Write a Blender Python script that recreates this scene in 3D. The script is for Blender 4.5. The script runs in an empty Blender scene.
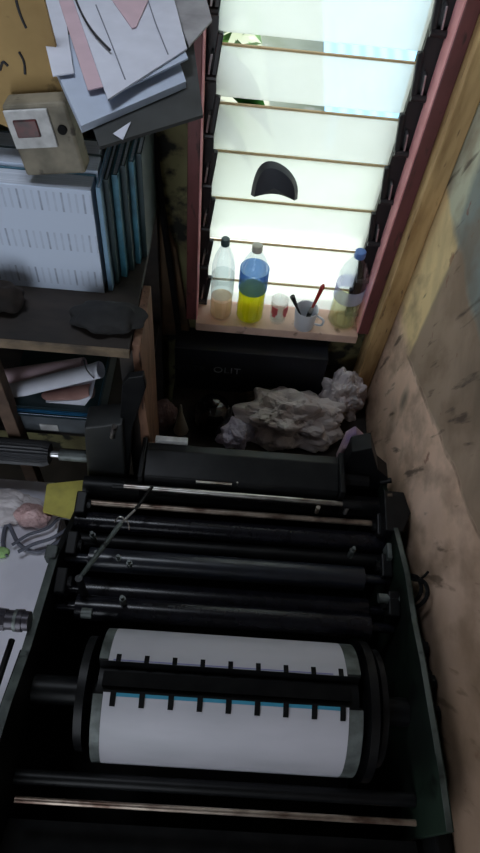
import bpy, bmesh, math, random
from mathutils import Vector, Matrix, noise as mnoise
random.seed(7)
C = bpy.context.scene.collection
PI = math.pi

# ------------------------------------------------------------------ camera
F, CX, CY = 640.0, 240.0, 426.5
CAM = Vector((0, -1.52, 2.48))
ROT = Matrix(((0.99626767, -0.07918843, -0.03434991),
              (0.04571017, 0.82157639, -0.56826298),
              (0.07322093, 0.56457189, 0.82212972)))
cd = bpy.data.cameras.new('camera'); cam = bpy.data.objects.new('camera', cd); C.objects.link(cam)
cd.sensor_fit = 'VERTICAL'; cd.sensor_height = 24; cd.lens = F / 853 * 24; cd.clip_start = 0.02
cam.matrix_world = Matrix.Translation(CAM) @ ROT.to_4x4()
bpy.context.scene.camera = cam

def at(px, py, x=None, y=None, z=None):
    """point of the place seen at a picture position, on a given plane of the room"""
    v = ROT @ Vector((px - CX, -(py - CY), -F))
    if x is not None: t = (x - CAM.x) / v.x
    elif y is not None: t = (y - CAM.y) / v.y
    else: t = (z - CAM.z) / v.z
    return CAM + v * t

# ------------------------------------------------------------------ materials
def rgb(r, g, b): 
    f = lambda c: (c / 255 / 12.92) if c / 255 <= .04045 else ((c / 255 + .055) / 1.055) ** 2.4
    return (f(r), f(g), f(b), 1)

def nm(name):
    m = bpy.data.materials.new(name); m.use_nodes = True
    nt = m.node_tree; nt.nodes.clear()
    out = nt.nodes.new('ShaderNodeOutputMaterial')
    return m, nt, out

def mat(name, col, rough=.6, metal=0, col2=None, scale=8, col3=None, bump=0, stretch=(1, 1, 1), spec=.5, lo=.4, hi=.65, lo3=.6, hi3=.7, coat=0):
    m, nt, out = nm(name)
    N, L = nt.nodes.new, nt.links.new
    b = N('ShaderNodeBsdfPrincipled'); L(b.outputs[0], out.inputs[0])
    b.inputs['Roughness'].default_value = rough; b.inputs['Metallic'].default_value = metal
    b.inputs['Specular IOR Level'].default_value = spec
    b.inputs['Coat Weight'].default_value = coat
    b.inputs['Base Color'].default_value = col
    if col2 is not None:
        tc = N('ShaderNodeTexCoord'); mp = N('ShaderNodeMapping'); mp.inputs['Scale'].default_value = stretch
        L(tc.outputs['Object'], mp.inputs[0])
        no = N('ShaderNodeTexNoise'); no.inputs['Scale'].default_value = scale; no.inputs['Detail'].default_value = 6
        L(mp.outputs[0], no.inputs['Vector'])
        r = N('ShaderNodeMapRange'); r.inputs[1].default_value = lo; r.inputs[2].default_value = hi
        L(no.outputs[0], r.inputs[0])
        mx = N('ShaderNodeMix'); mx.data_type = 'RGBA'; mx.inputs[6].default_value = col; mx.inputs[7].default_value = col2
        L(r.outputs[0], mx.inputs[0]); last = mx.outputs[2]
        if col3 is not None:
            n3 = N('ShaderNodeTexNoise'); n3.inputs['Scale'].default_value = scale * 2.3; n3.inputs['Detail'].default_value = 8
            mp3 = N('ShaderNodeMapping'); mp3.inputs['Location'].default_value = (3, 7, 1); mp3.inputs['Scale'].default_value = stretch
            L(tc.outputs['Object'], mp3.inputs[0]); L(mp3.outputs[0], n3.inputs['Vector'])
            r3 = N('ShaderNodeMapRange'); r3.inputs[1].default_value = lo3; r3.inputs[2].default_value = hi3
            L(n3.outputs[0], r3.inputs[0])
            m3 = N('ShaderNodeMix'); m3.data_type = 'RGBA'; m3.inputs[7].default_value = col3
            L(r3.outputs[0], m3.inputs[0]); L(last, m3.inputs[6]); last = m3.outputs[2]
        L(last, b.inputs['Base Color'])
        if bump:
            bp = N('ShaderNodeBump'); bp.inputs['Strength'].default_value = bump; bp.inputs['Distance'].default_value = .01
            L(no.outputs[0], bp.inputs['Height']); L(bp.outputs[0], b.inputs['Normal'])
    return m

def clear(name, tint, gloss=.12, rough=.05, milky=0, milkcol=(1, 1, 1, 1)):
    m, nt, out = nm(name); N, L = nt.nodes.new, nt.links.new
    t = N('ShaderNodeBsdfTransparent'); t.inputs[0].default_value = tint
    g = N('ShaderNodeBsdfGlossy'); g.inputs['Roughness'].default_value = rough
    lw = N('ShaderNodeLayerWeight'); lw.inputs[0].default_value = .3
    mr = N('ShaderNodeMapRange'); mr.inputs[3].default_value = .02; mr.inputs[4].default_value = gloss * 4
    L(lw.outputs['Facing'], mr.inputs[0])
    mx = N('ShaderNodeMixShader'); L(mr.outputs[0], mx.inputs[0]); L(t.outputs[0], mx.inputs[1]); L(g.outputs[0], mx.inputs[2])
    if milky:
        d = N('ShaderNodeBsdfTranslucent'); d.inputs[0].default_value = milkcol
        m2 = N('ShaderNodeMixShader'); m2.inputs[0].default_value = milky
        L(mx.outputs[0], m2.inputs[1]); L(d.outputs[0], m2.inputs[2]); L(m2.outputs[0], out.inputs[0])
    else: L(mx.outputs[0], out.inputs[0])
    return m

def thin_paper(name, col, transl=.25):
    m, nt, out = nm(name); N, L = nt.nodes.new, nt.links.new
    tc = N('ShaderNodeTexCoord'); no = N('ShaderNodeTexNoise'); no.inputs['Scale'].default_value = 25
    L(tc.outputs['Object'], no.inputs['Vector'])
    mx = N('ShaderNodeMix'); mx.data_type = 'RGBA'; mx.inputs[6].default_value = col
    mx.inputs[7].default_value = tuple(c * .8 for c in col[:3]) + (1,)
    L(no.outputs[0], mx.inputs[0])
    d = N('ShaderNodeBsdfDiffuse'); t = N('ShaderNodeBsdfTranslucent')
    L(mx.outputs[2], d.inputs[0]); L(mx.outputs[2], t.inputs[0])
    s = N('ShaderNodeMixShader'); s.inputs[0].default_value = transl
    L(d.outputs[0], s.inputs[1]); L(t.outputs[0], s.inputs[2]); L(s.outputs[0], out.inputs[0])
    return m

def form_mat(name, paper, ink):
    """printed form page: rows of short vertical strokes on pale paper (x, z in metres)"""
    m, nt, out = nm(name); N, L = nt.nodes.new, nt.links.new
    b = N('ShaderNodeBsdfPrincipled'); b.inputs['Roughness'].default_value = .75; L(b.outputs[0], out.inputs[0])
    tc = N('ShaderNodeTexCoord'); sp = N('ShaderNodeSeparateXYZ'); L(tc.outputs['Object'], sp.inputs[0])
    def M(op, a, bb=None, c=None):
        n = N('ShaderNodeMath'); n.operation = op
        for i, v in enumerate((a, bb, c)):
            if v is None: continue
            if isinstance(v, (int, float)): n.inputs[i].default_value = v
            else: L(v, n.inputs[i])
        return n.outputs[0]
    fx = M('FRACT', M('MULTIPLY', sp.outputs[0], 1 / .046)); vx = M('LESS_THAN', M('ABSOLUTE', M('SUBTRACT', fx, .5)), .045)
    rows = M('LESS_THAN', M('ABSOLUTE', M('SUBTRACT', M('FRACT', M('MULTIPLY', sp.outputs[2], 1 / .105)), .4)), .23)
    fx2 = M('FRACT', M('MULTIPLY', sp.outputs[0], 1 / .0153)); v2 = M('MULTIPLY', M('LESS_THAN', M('ABSOLUTE', M('SUBTRACT', fx2, .5)), .16), .35)
    no = N('ShaderNodeTexNoise'); no.inputs['Scale'].default_value = 30; L(tc.outputs['Object'], no.inputs['Vector'])
    k = M('MULTIPLY', M('MULTIPLY', M('MAXIMUM', vx, v2), rows), M('MULTIPLY', no.outputs[0], 1.0))
    face = M('LESS_THAN', N('ShaderNodeMath').outputs[0], 2)  # constant one
    mx = N('ShaderNodeMix'); mx.data_type = 'RGBA'; mx.inputs[6].default_value = paper; mx.inputs[7].default_value = ink
    L(k, mx.inputs[0]); L(mx.outputs[2], b.inputs['Base Color'])
    return m

BLACK = mat('black_painted_iron', (.004, .0042, .005, 1), .42, 0, (.009, .0095, .010, 1), 18, spec=.22)
BLACKM = mat('black_matte_iron', (.004, .004, .0045, 1), .75, 0, (.008, .008, .008, 1), 20, spec=.12)
RUBBER = mat('ink_roller_rubber', (.006, .006, .009, 1), .26, 0, (.010, .010, .015, 1), 30, spec=.3)
GREY = mat('worn_grey_enamel', (.11, .13, .12, 1), .45, 0, (.03, .04, .037, 1), 14, (.006, .006, .006, 1), spec=.4)
GREEN = mat('worn_green_enamel', (.008, .011, .009, 1), .5, 0, (.016, .028, .019, 1), 7, (.004, .004, .004, 1), spec=.15)
STEEL = mat('worn_steel', (.55, .53, .5, 1), .3, 1, (.2, .17, .15, 1), 40, stretch=(.4, 1, 1))
RUSTY = mat('rusty_steel_rod', (.33, .27, .22, 1), .4, .8, (.10, .06, .045, 1), 30, stretch=(.6, 1, 1))
STEELD = mat('dull_cylinder_steel', (.15, .17, .165, 1), .5, .3, (.06, .07, .065, 1), 25)
PLATE = mat('aluminium_printing_plate', (.52, .51, .56, 1), .5, .0, (.45, .45, .49, 1), 12, spec=.4, stretch=(.3, 1, 1))
CYAN = mat('cyan_ink_residue', (.05, .28, .42, 1), .4)
WOOD = mat('raw_timber', rgb(186, 154, 106), .7, 0, rgb(150, 118, 76), 12, rgb(84, 62, 42), bump=.3, stretch=(3, 3, .5), lo3=.62, hi3=.72)
ORWOOD = mat('reddish_timber', rgb(128, 94, 74), .7, 0, rgb(98, 68, 52), 14, rgb(50, 34, 26), stretch=(3, 3, .4), lo3=.6, hi3=.7)
DKWOOD = mat('dark_grimy_wood', rgb(46, 38, 33), .75, 0, rgb(26, 22, 20), 7, stretch=(1, 3, 3))
EDGEW = mat('worn_wood_edge', rgb(120, 102, 80), .7, 0, rgb(70, 58, 45), 14)
PINK = mat('maroon_painted_wood', rgb(112, 62, 62), .5, 0, rgb(92, 50, 50), 10, rgb(60, 36, 34), stretch=(2, 2, .6))
PINKLIT = mat('lit_pink_edge', rgb(236, 170, 172), .5, 0, rgb(214, 144, 146), 12)  # paler pink paints window light onto the frame's inner jamb face
TRACK = mat('black_louvre_track', (.012, .012, .013, 1), .4, spec=.5)
CLIP = mat('bright_clip_metal', (.6, .6, .62, 1), .3, .9)
CONC = mat('grimy_floor_concrete', rgb(92, 84, 76), .85, 0, rgb(60, 54, 48), 4)
TEAL = mat('teal_book_cover', rgb(56, 112, 132), .45, 0, rgb(38, 82, 100), 20)
NAVY = mat('dark_green_book_cover', rgb(24, 46, 50), .5)
PALEB = mat('pale_blue_book_cover', rgb(118, 152, 178), .5)
PAGES = mat('page_edges', rgb(205, 212, 225), .8, 0, rgb(170, 180, 195), 60, stretch=(.1, 12, 1))
FORM = form_mat('printed_form', rgb(200, 212, 232), rgb(96, 108, 132))
FORMB = mat('plain_pad_paper', rgb(200, 212, 230), .8, 0, rgb(176, 188, 208), 20)
WHITEP = thin_paper('white_sheet', rgb(222, 224, 236), .1)
LAVP = thin_paper('bluish_sheet', rgb(196, 206, 224), .1)
PINKP = thin_paper('pink_sheet', rgb(218, 190, 198), .1)
GREYP = mat('grey_card', rgb(160, 158, 160), .8, 0, rgb(130, 128, 130), 14)
DARKCARD = mat('dark_grey_card', rgb(58, 60, 60), .7, 0, rgb(40, 42, 42), 8)
YCARD = mat('yellow_ochre_card', rgb(176, 146, 94), .75, 0, rgb(146, 118, 72), 5, rgb(70, 56, 36), lo3=.64, hi3=.7)
INKM = mat('black_marker', (.015, .015, .02, 1), .6)
BOXG = mat('aged_grey_plastic', rgb(138, 130, 112), .6, 0, rgb(92, 86, 72), 14, rgb(60, 54, 46))
LABELW = mat('white_label', rgb(205, 205, 205), .6, 0, rgb(170, 170, 170), 30)
REDW = mat('red_indicator', rgb(88, 30, 30), .3, 0, rgb(40, 18, 18), 40)
YNOTE = mat('yellow_note', rgb(206, 196, 96), .7, 0, rgb(180, 168, 84), 18)
BLUEF = mat('blue_plastic_folder', rgb(34, 104, 146), .35, 0, rgb(24, 70, 104), 14)
TABLEW = mat('white_laminate', rgb(228, 226, 236), .5, 0, rgb(208, 206, 218), 5)
GPLAST = mat('grey_plastic', rgb(92, 98, 104), .45, 0, rgb(62, 66, 70), 9)
CABLE = mat('grey_cable_rubber', rgb(86, 88, 100), .5)
BROWNP = mat('brown_pink_paper', rgb(150, 112, 104), .7, 0, rgb(120, 84, 76), 12)
DKBLUE = mat('very_dark_blue_card', rgb(22, 26, 36), .55, 0, rgb(15, 18, 24), 9)
LETTER = mat('faded_grey_lettering', rgb(160, 166, 172), .7, 0, rgb(50, 54, 60), 30)
FAINT = mat('almost_worn_off_lettering', rgb(52, 57, 64), .7)
BAG = mat('crumpled_white_plastic', rgb(222, 214, 216), .35, 0, rgb(190, 182, 184), 10, rgb(122, 112, 108), bump=.5)
BAGL = mat('lilac_white_plastic', rgb(206, 200, 222), .4, 0, rgb(172, 166, 190), 12, bump=.4)
GLOSSB = mat('glossy_black_plastic', (.006, .006, .007, 1), .12, spec=.6)
CREAM = mat('cream_plastic', rgb(168, 160, 146), .5)
CUPW = mat('white_ceramic', rgb(214, 216, 224), .3)
REDH = mat('red_brush_handle', rgb(168, 46, 40), .35)
BRIS = mat('dark_bristles', rgb(50, 46, 46), .8)
CAPD = mat('dark_teal_cap', rgb(70, 92, 98), .4)
CAPW = mat('translucent_white_cap', rgb(200, 196, 186), .4)
CAPB = mat('blue_cap', rgb(96, 132, 196), .4)
LBLUE = clear('blue_bottle_label', (.16, .28, .52, 1), .03, .3, .35, (.12, .25, .55, 1))
LPINK = clear('faded_red_blue_label', (.62, .66, .86, 1), .03, .3, .35, (.75, .65, .8, 1))
PET = clear('clear_plastic', (.90, .93, .96, 1), .10)
TUMB = clear('clear_tumbler_glass', (.92, .93, .93, 1), .1)
LQY = clear('yellow_green_liquid', (.75, .72, .10, 1), .02, .2, .35, (.98, .92, .08, 1))
LQO = clear('peach_liquid', (.94, .80, .66, 1), .02, .2, .3, (.95, .75, .55, 1))
LQP = clear('pale_yellow_liquid', (.94, .92, .72, 1), .02, .2, .25, (.95, .92, .6, 1))
LQW = clear('milky_water', (.80, .84, .84, 1), .02, .2, .2, (.9, .95, .95, 1))
PRINTR = mat('pink_red_print', rgb(214, 96, 104), .5)
LEAF = mat('green_leaf', rgb(70, 110, 44), .5, 0, rgb(44, 80, 30), 10)

# louvre glass: milky and rough, dirt line on the lower edge
def louvre_glass():
    m, nt, out = nm('frosted_louvre_glass'); N, L = nt.nodes.new, nt.links.new
    tc = N('ShaderNodeTexCoord'); sp = N('ShaderNodeSeparateXYZ'); L(tc.outputs['Object'], sp.inputs[0])
    no = N('ShaderNodeTexNoise'); no.inputs['Scale'].default_value = 9; no.inputs['Detail'].default_value = 5; L(tc.outputs['Object'], no.inputs['Vector'])
    col = N('ShaderNodeMix'); col.data_type = 'RGBA'; col.inputs[6].default_value = (.80, .82, .79, 1); col.inputs[7].default_value = (.70, .72, .68, 1)
    L(no.outputs[0], col.inputs[0])
    t = N('ShaderNodeBsdfTranslucent'); L(col.outputs[2], t.inputs[0])
    g = N('ShaderNodeBsdfRefraction'); g.inputs['Roughness'].default_value = .24; g.inputs['IOR'].default_value = 1.05; g.inputs[0].default_value = (.85, .9, .86, 1)
    mx = N('ShaderNodeMixShader'); mx.inputs[0].default_value = .42; L(t.outputs[0], mx.inputs[1]); L(g.outputs[0], mx.inputs[2])
    gl = N('ShaderNodeBsdfGlossy'); gl.inputs['Roughness'].default_value = .25
    m1 = N('ShaderNodeMixShader'); m1.inputs[0].default_value = .04; L(mx.outputs[0], m1.inputs[1]); L(gl.outputs[0], m1.inputs[2])
    d = N('ShaderNodeBsdfDiffuse'); d.inputs[0].default_value = rgb(150, 128, 100)
    ad = N('ShaderNodeMath'); ad.operation = 'MULTIPLY_ADD'; ad.inputs[1].default_value = .010; L(no.outputs[0], ad.inputs[0]); L(sp.outputs[2], ad.inputs[2])
    lt = N('ShaderNodeMath'); lt.operation = 'LESS_THAN'; lt.inputs[1].default_value = -1; L(ad.outputs[0], lt.inputs[0])
    ml = N('ShaderNodeMath'); ml.operation = 'MULTIPLY'; ml.inputs[1].default_value = .75; L(lt.outputs[0], ml.inputs[0])
    m2 = N('ShaderNodeMixShader'); L(ml.outputs[0], m2.inputs[0]); L(m1.outputs[0], m2.inputs[1]); L(d.outputs[0], m2.inputs[2])
    L(m2.outputs[0], out.inputs[0]); return m
LOUV = louvre_glass()
GRIME = thin_paper('tan_grime', rgb(226, 206, 170), .5)

def wall_right_mat():
    """peach plaster with a rubbed grey-brown board area, a teal-white washed area and scratch marks (x = along wall, z = up)"""
    m, nt, out = nm('worn_peach_plaster'); N, L = nt.nodes.new, nt.links.new
    b = N('ShaderNodeBsdfPrincipled'); b.inputs['Roughness'].default_value = .85; L(b.outputs[0], out.inputs[0])
    tc = N('ShaderNodeTexCoord'); sp = N('ShaderNodeSeparateXYZ'); L(tc.outputs['Object'], sp.inputs[0])
    def noi(scale, loc, st=(1, 1, 1), rot=(0, 0, 0), det=6):
        mp = N('ShaderNodeMapping'); mp.inputs['Location'].default_value = loc; mp.inputs['Scale'].default_value = st
        mr = N('ShaderNodeMapping'); mr.inputs['Rotation'].default_value = rot
        L(tc.outputs['Object'], mr.inputs[0]); L(mr.outputs[0], mp.inputs[0])
        n = N('ShaderNodeTexNoise'); n.inputs['Scale'].default_value = scale; n.inputs['Detail'].default_value = det
        L(mp.outputs[0], n.inputs['Vector']); return n.outputs[0]
    def rng(a, lo, hi):
        r = N('ShaderNodeMapRange'); r.inputs[1].default_value = lo; r.inputs[2].default_value = hi; L(a, r.inputs[0]); return r.outputs[0]
    def mix(f, a, bcol):
        x = N('ShaderNodeMix'); x.data_type = 'RGBA'
        L(f, x.inputs[0])
        if isinstance(a, tuple): x.inputs[6].default_value = a
        else: L(a, x.inputs[6])
        x.inputs[7].default_value = bcol; return x.outputs[2]
    def M(op, a, c):
        n = N('ShaderNodeMath'); n.operation = op
        for i, v in enumerate((a, c)):
            if isinstance(v, (int, float)): n.inputs[i].default_value = v
            else: L(v, n.inputs[i])
        return n.outputs[0]
    c = mix(rng(noi(5, (0, 0, 0)), .35, .7), rgb(234, 200, 178), rgb(212, 176, 150))
    Y, Z = sp.outputs[1], sp.outputs[2]
    wob = M('MULTIPLY', M('SUBTRACT', noi(7, (5, 0, 0)), .5), .10)
    wob2 = M('MULTIPLY', M('SUBTRACT', noi(5, (1, 8, 3)), .5), .25)
    # cream-yellow wash beside the post
    yel = M('MULTIPLY', rng(M('ADD', Z, wob2), 1.10, 1.18), rng(M('ADD', Y, wob), -.31, -.285))
    c = mix(M('MULTIPLY', yel, .9), c, rgb(226, 200, 146))
    # rubbed grey-brown board patch with ragged lower edge
    low = M('ADD', M('ADD', Z, M('MULTIPLY', Y, .36)), M('MULTIPLY', wob, .5))
    ylim = M('ADD', Y, M('MULTIPLY', wob, .25))
    pan = M('MULTIPLY', rng(ylim, -.285, -.30), rng(low, 1.010, 1.022))
    c = mix(M('MULTIPLY', pan, .85), c, rgb(146, 126, 106))
    seam = M('MULTIPLY', M('MULTIPLY', rng(M('ABSOLUTE', M('SUBTRACT', low, 1.012), 0), .007, .003), rng(ylim, -.27, -.29)), M('MULTIPLY', rng(noi(14, (2, 9, 4)), .42, .6), .6))
    c = mix(seam, c, rgb(84, 62, 50))
    up = rng(M('ADD', Z, M('MULTIPLY', wob, .6)), 1.515, 1.535)
    c = mix(M('MULTIPLY', up, .85), c, rgb(178, 184, 166))
    up2 = M('MULTIPLY', up, rng(M('ADD', Y, wob2), -.20, -.24))
    c = mix(M('MULTIPLY', up2, .8), c, rgb(112, 122, 122))
    ds = M('MULTIPLY', rng(M('ABSOLUTE', M('ADD', Y, .388), 0), .035, .005), rng(M('ABSOLUTE', M('SUBTRACT', Z, 1.042), 0), .06, .015))
    c = mix(M('MULTIPLY', ds, .75), c, rgb(90, 92, 82))
    c = mix(M('MULTIPLY', rng(noi(9, (6, 1, 2), (1, 1, .7), (-.5, 0, 0), 9), .46, .62), .55), c, rgb(122, 100, 80))
    sm = rng(noi(3.6, (9, 3, 1), (1, 1, .6), (.7, 0, 0)), .52, .68)
    c = mix(M('MULTIPLY', sm, .6), c, rgb(96, 82, 66))
    st = rng(noi(22, (1, 2, 3), (1, 1.5, .30), (-.45, 0, 0), 5), .61, .70)
    c = mix(M('MULTIPLY', st, .75), c, rgb(58, 44, 36))
    sp2 = rng(noi(18, (4, 4, 4)), .68, .74)
    c = mix(M('MULTIPLY', sp2, .7), c, rgb(120, 70, 56))
    # light fading towards the foot of the wall, painted in as brown
    foot_fade = rng(M('ADD', Z, M('MULTIPLY', wob2, 1)), 1.0, .7)
    c = mix(M('MULTIPLY', foot_fade, .45), c, rgb(104, 84, 64))
    near_fade = rng(M('ADD', M('ADD', Y, M('MULTIPLY', Z, .25)), wob2), -.46, -.86)      # fall-off of window light towards the camera, painted as a brown tone
    c = mix(M('MULTIPLY', near_fade, .75), c, rgb(104, 80, 56))
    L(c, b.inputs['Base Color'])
    bp = N('ShaderNodeBump'); bp.inputs['Strength'].default_value = .35; bp.inputs['Distance'].default_value = .01
    L(noi(12, (0, 0, 0)), bp.inputs['Height']); L(bp.outputs[0], b.inputs['Normal'])
    return m
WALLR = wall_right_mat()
WALLB = mat('mouldy_olive_plaster', rgb(122, 118, 82), .9, 0, rgb(92, 84, 58), 6, rgb(30, 30, 24), bump=.3, lo3=.5, hi3=.6)
WALLO = mat('dull_plaster', rgb(96, 88, 78), .9, 0, rgb(76, 70, 62), 3)

# ------------------------------------------------------------------ mesh helpers
def add_box(bm, c, s, rot=None, bev=0):
    r = bmesh.ops.create_cube(bm, size=1)
    vs = r['verts']
    bmesh.ops.scale(bm, vec=s, verts=vs)
    if bev:
        es = list({e for v in vs for e in v.link_edges})
        rb = bmesh.ops.bevel(bm, geom=es, offset=bev, segments=2, affect='EDGES', profile=.5)
        vs = list({v for f in rb['faces'] for v in f.verts} | {v for v in vs if v.is_valid})
    if rot is not None: bmesh.ops.rotate(bm, cent=(0, 0, 0), matrix=rot, verts=vs)
    bmesh.ops.translate(bm, vec=c, verts=vs)
    return vs
def bx(bm, x0, x1, y0, y1, z0, z1, bev=0):
    return add_box(bm, ((x0 + x1) / 2, (y0 + y1) / 2, (z0 + z1) / 2), (abs(x1 - x0), abs(y1 - y0), abs(z1 - z0)), bev=bev)
def add_cyl(bm, a, b, r, r2=None, seg=24):
    a, b = Vector(a), Vector(b); d = b - a
    q = Vector((0, 0, 1)).rotation_difference(d)
    mt = Matrix.Translation((a + b) / 2) @ q.to_matrix().to_4x4()
    bmesh.ops.create_cone(bm, cap_ends=True, segments=seg, radius1=r, radius2=r if r2 is None else r2, depth=d.length, matrix=mt)
def add_lathe(bm, prof, o=(0, 0, 0), seg=28, cap=True):
    o = Vector(o); rings = []
    for r, z in prof:
        rings.append([bm.verts.new(o + Vector((r * math.cos(2 * PI * k / seg), r * math.sin(2 * PI * k / seg), z))) for k in range(seg)])
    for a, b in zip(rings, rings[1:]):
        for k in range(seg): bm.faces.new((a[k], a[(k + 1) % seg], b[(k + 1) % seg], b[k]))
    if cap:
        bm.faces.new(rings[0][::-1]); bm.faces.new(rings[-1])
def add_tube(bm, pts, r, seg=8, smooth=True):
    pts = [Vector(p) for p in pts]
    if smooth and len(pts) > 2:
        P = [pts[0]] + pts + [pts[-1]]; out = []
        for i in range(1, len(P) - 2):
            for k in range(8):
                t = k / 8; a, b, c, d = P[i - 1], P[i], P[i + 1], P[i + 2]
                out.append(.5 * ((2 * b) + (c - a) * t + (2 * a - 5 * b + 4 * c - d) * t * t + (3 * b - a - 3 * c + d) * t ** 3))
        out.append(pts[-1]); pts = out
    rings = []; up = Vector((.13, .2, .97))
    for i, p in enumerate(pts):
        d = (pts[min(i + 1, len(pts) - 1)] - pts[max(i - 1, 0)]).normalized()
        s = d.cross(up).normalized(); t = s.cross(d)
        rings.append([bm.verts.new(p + (s * math.cos(2 * PI * k / seg) + t * math.sin(2 * PI * k / seg)) * r) for k in range(seg)])
    for a, b in zip(rings, rings[1:]):
        for k in range(seg): bm.faces.new((a[k], a[(k + 1) % seg], b[(k + 1) % seg], b[k]))
    bm.faces.new(rings[0][::-1]); bm.faces.new(rings[-1])
def add_prism(bm, poly, vec):
    """poly: 3-D points, extruded by vec"""
    vec = Vector(vec); a = [bm.verts.new(Vector(p)) for p in poly]; b = [bm.verts.new(Vector(p) + vec) for p in poly]
    n = len(poly); bm.faces.new(a); bm.faces.new(b[::-1])
    for k in range(n): bm.faces.new((a[k], b[k], b[(k + 1) % n], a[(k + 1) % n]))
def obj(name, bm, m, parent=None, origin=None, smooth=False, bevel=0):
    bmesh.ops.recalc_face_normals(bm, faces=bm.faces)
    if origin is not None: bmesh.ops.translate(bm, vec=-Vector(origin), verts=bm.verts)
    me = bpy.data.meshes.new(name); bm.to_mesh(me); bm.free()
    o = bpy.data.objects.new(name, me); C.objects.link(o)
    if m: me.materials.append(m)
    if origin is not None: o.location = origin
    if parent: 
        o.parent = parent
        # parents are unrotated empties / meshes: keep world place
        loc = Vector((0, 0, 0)); p = parent
        while p: loc += Vector(p.location); p = p.parent
        o.location = Vector(o.location) - loc
    if smooth:
        for f in me.polygons: f.use_smooth = True
        try: me.set_sharp_from_angle(angle=math.radians(40))
        except Exception: pass
    if bevel:
        md = o.modifiers.new('bevel', 'BEVEL'); md.width = bevel; md.segments = 2; md.limit_method = 'ANGLE'
    return o
def tag(o, label, cat, group=None, kind=None):
    o['label'] = label; o['category'] = cat
    if group: o['group'] = group
    if kind: o['kind'] = kind
    return o
def thing(name, label, cat, loc=(0, 0, 0), group=None):
    o = bpy.data.objects.new(name, None); C.objects.link(o); o.location = loc; o.empty_display_size = .05
    return tag(o, label, cat, group)
def struct(name, bm, m, parent=None, **k):
    o = obj(name, bm, m, parent, **k)
    if not parent: o['kind'] = 'structure'
    return o
B = bmesh.new

# ------------------------------------------------------------------ room shell
XR = .528; XL = -1.9; YF = -3.2; ZC = 3.0
WX0, WX1 = -.132, .475                      # opening in back wall
WZ0, WZ1 = .89, 2.30
b = B(); bx(b, XL - .1, XR + .1, YF - .1, .12, -.1, 0); struct('floor', b, CONC)
b = B(); bx(b, XL - .1, XR + .1, YF - .1, .12, ZC, ZC + .1); struct('ceiling', b, WALLO)
b = B()
bx(b, XL, WX0, 0, .12, 0, ZC); bx(b, WX1, XR, 0, .12, 0, ZC); bx(b, WX0, WX1, 0, .12, 0, WZ0); bx(b, WX0, WX1, 0, .12, WZ1, ZC)
struct('wall_back', b, WALLB)
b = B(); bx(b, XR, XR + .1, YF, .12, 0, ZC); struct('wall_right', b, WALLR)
b = B(); bx(b, XL - .1, XL, YF, .12, 0, ZC); struct('wall_left', b, WALLO)
b = B()   # front wall with doorway
DX0, DX1, DZ = -1.5, -.2, 2.6
bx(b, XL, DX0, YF - .1, YF, 0, ZC); bx(b, DX1, XR, YF - .1, YF, 0, ZC); bx(b, DX0, DX1, YF - .1, YF, DZ, ZC)
struct('wall_front', b, WALLO)

# ------------------------------------------------------------------ window
GY = .06
win = bpy.data.objects.new('window_1', None); C.objects.link(win); win.location = (.17, 0, .93); win['kind'] = 'structure'
win['label'] = 'louvred window with milky glass slats in maroon wooden frame'
b = B(); bx(b, -.132, -.10, -.036, .11, .93, 2.30, .002); obj('window_frame', b, PINK, win)
b = B(); bx(b, .44, .474, -.036, .11, .93, 2.30, .002); obj('window_frame', b, PINK, win)
b = B(); bx(b, -.10, .44, -.036, .11, 2.262, 2.30, .002); obj('window_frame', b, PINK, win)
b = B(); bx(b, -.0998, -.0965, -.034, .03, .931, 2.261); obj('jamb_lit_strip', b, PINKLIT, win)  # thin strip added so the jamb's inner side looks window-lit
b = B(); bx(b, .4365, .4398, -.034, .03, .931, 2.261); obj('jamb_lit_strip', b, PINKLIT, win)
def track(x0, x1, s):
    b = B(); bx(b, x0, x1, GY - .022, GY + .03, .93, 2.262)
    z = .96
    while z < 2.25:           # curled clip holders
        add_box(b, (x1 if s > 0 else x0, GY - .028, z + .05), (.014, .016, .105), Matrix.Rotation(.12 * s, 3, 'Y'), .003)
        add_cyl(b, (x0, GY - .034, z), (x1, GY - .034, z), .009, seg=10)
        z += .146
    t = obj('louvre_track', b, TRACK, win)
    b = B(); z = .995
    while z < 2.25:
        add_box(b, ((x0 + x1) / 2, GY - .030, z), (.005, .022, .05), Matrix.Rotation(.1, 3, 'X') @ Matrix.Rotation(.12 * s, 3, 'Y'), .001)
        z += .146
    obj('track_clips', b, CLIP, t)
track(-.10, -.070, 1); track(.400, .44, -1)
seams = [at(212, v, y=GY).z for v in (310, 277, 237, 195, 148, 95, 30)]
zs = ([.935] + seams if seams[0] - .935 > .04 else [.935] + seams[1:]) + [seams[-1] + .15, seams[-1] + .30]
ns_ = len(zs) - 3
for i in range(len(zs) - 1):
    z0, z1 = zs[i], zs[i + 1]
    top = z1 - z0 + {ns_ - 2: -.011, ns_ - 1: -.022}.get(i, .002)
    if z1 > 2.262: top = 2.26 - z0
    b = B()
    add_box(b, (0, 0, top / 2), (.475, .005, top), bev=.001)
    bmesh.ops.rotate(b, cent=(0, 0, 0), matrix=Matrix.Rotation(math.radians(4), 3, 'X'), verts=b.verts)
    o = obj('glass_slat', b, LOUV, win)
    o.location = Vector((.167, GY, max(z0, .935))) - Vector(win.location)
    b = B(); add_box(b, (0, 0, top - .001), (.474, .0060, .0045)); 
    bmesh.ops.rotate(b, cent=(0, 0, 0), matrix=Matrix.Rotation(math.radians(4), 3, 'X'), verts=b.verts)
    e_ = obj('grimy_edge', b, GRIME, None); e_.parent = o; e_.location = (0, 0, 0)

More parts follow.
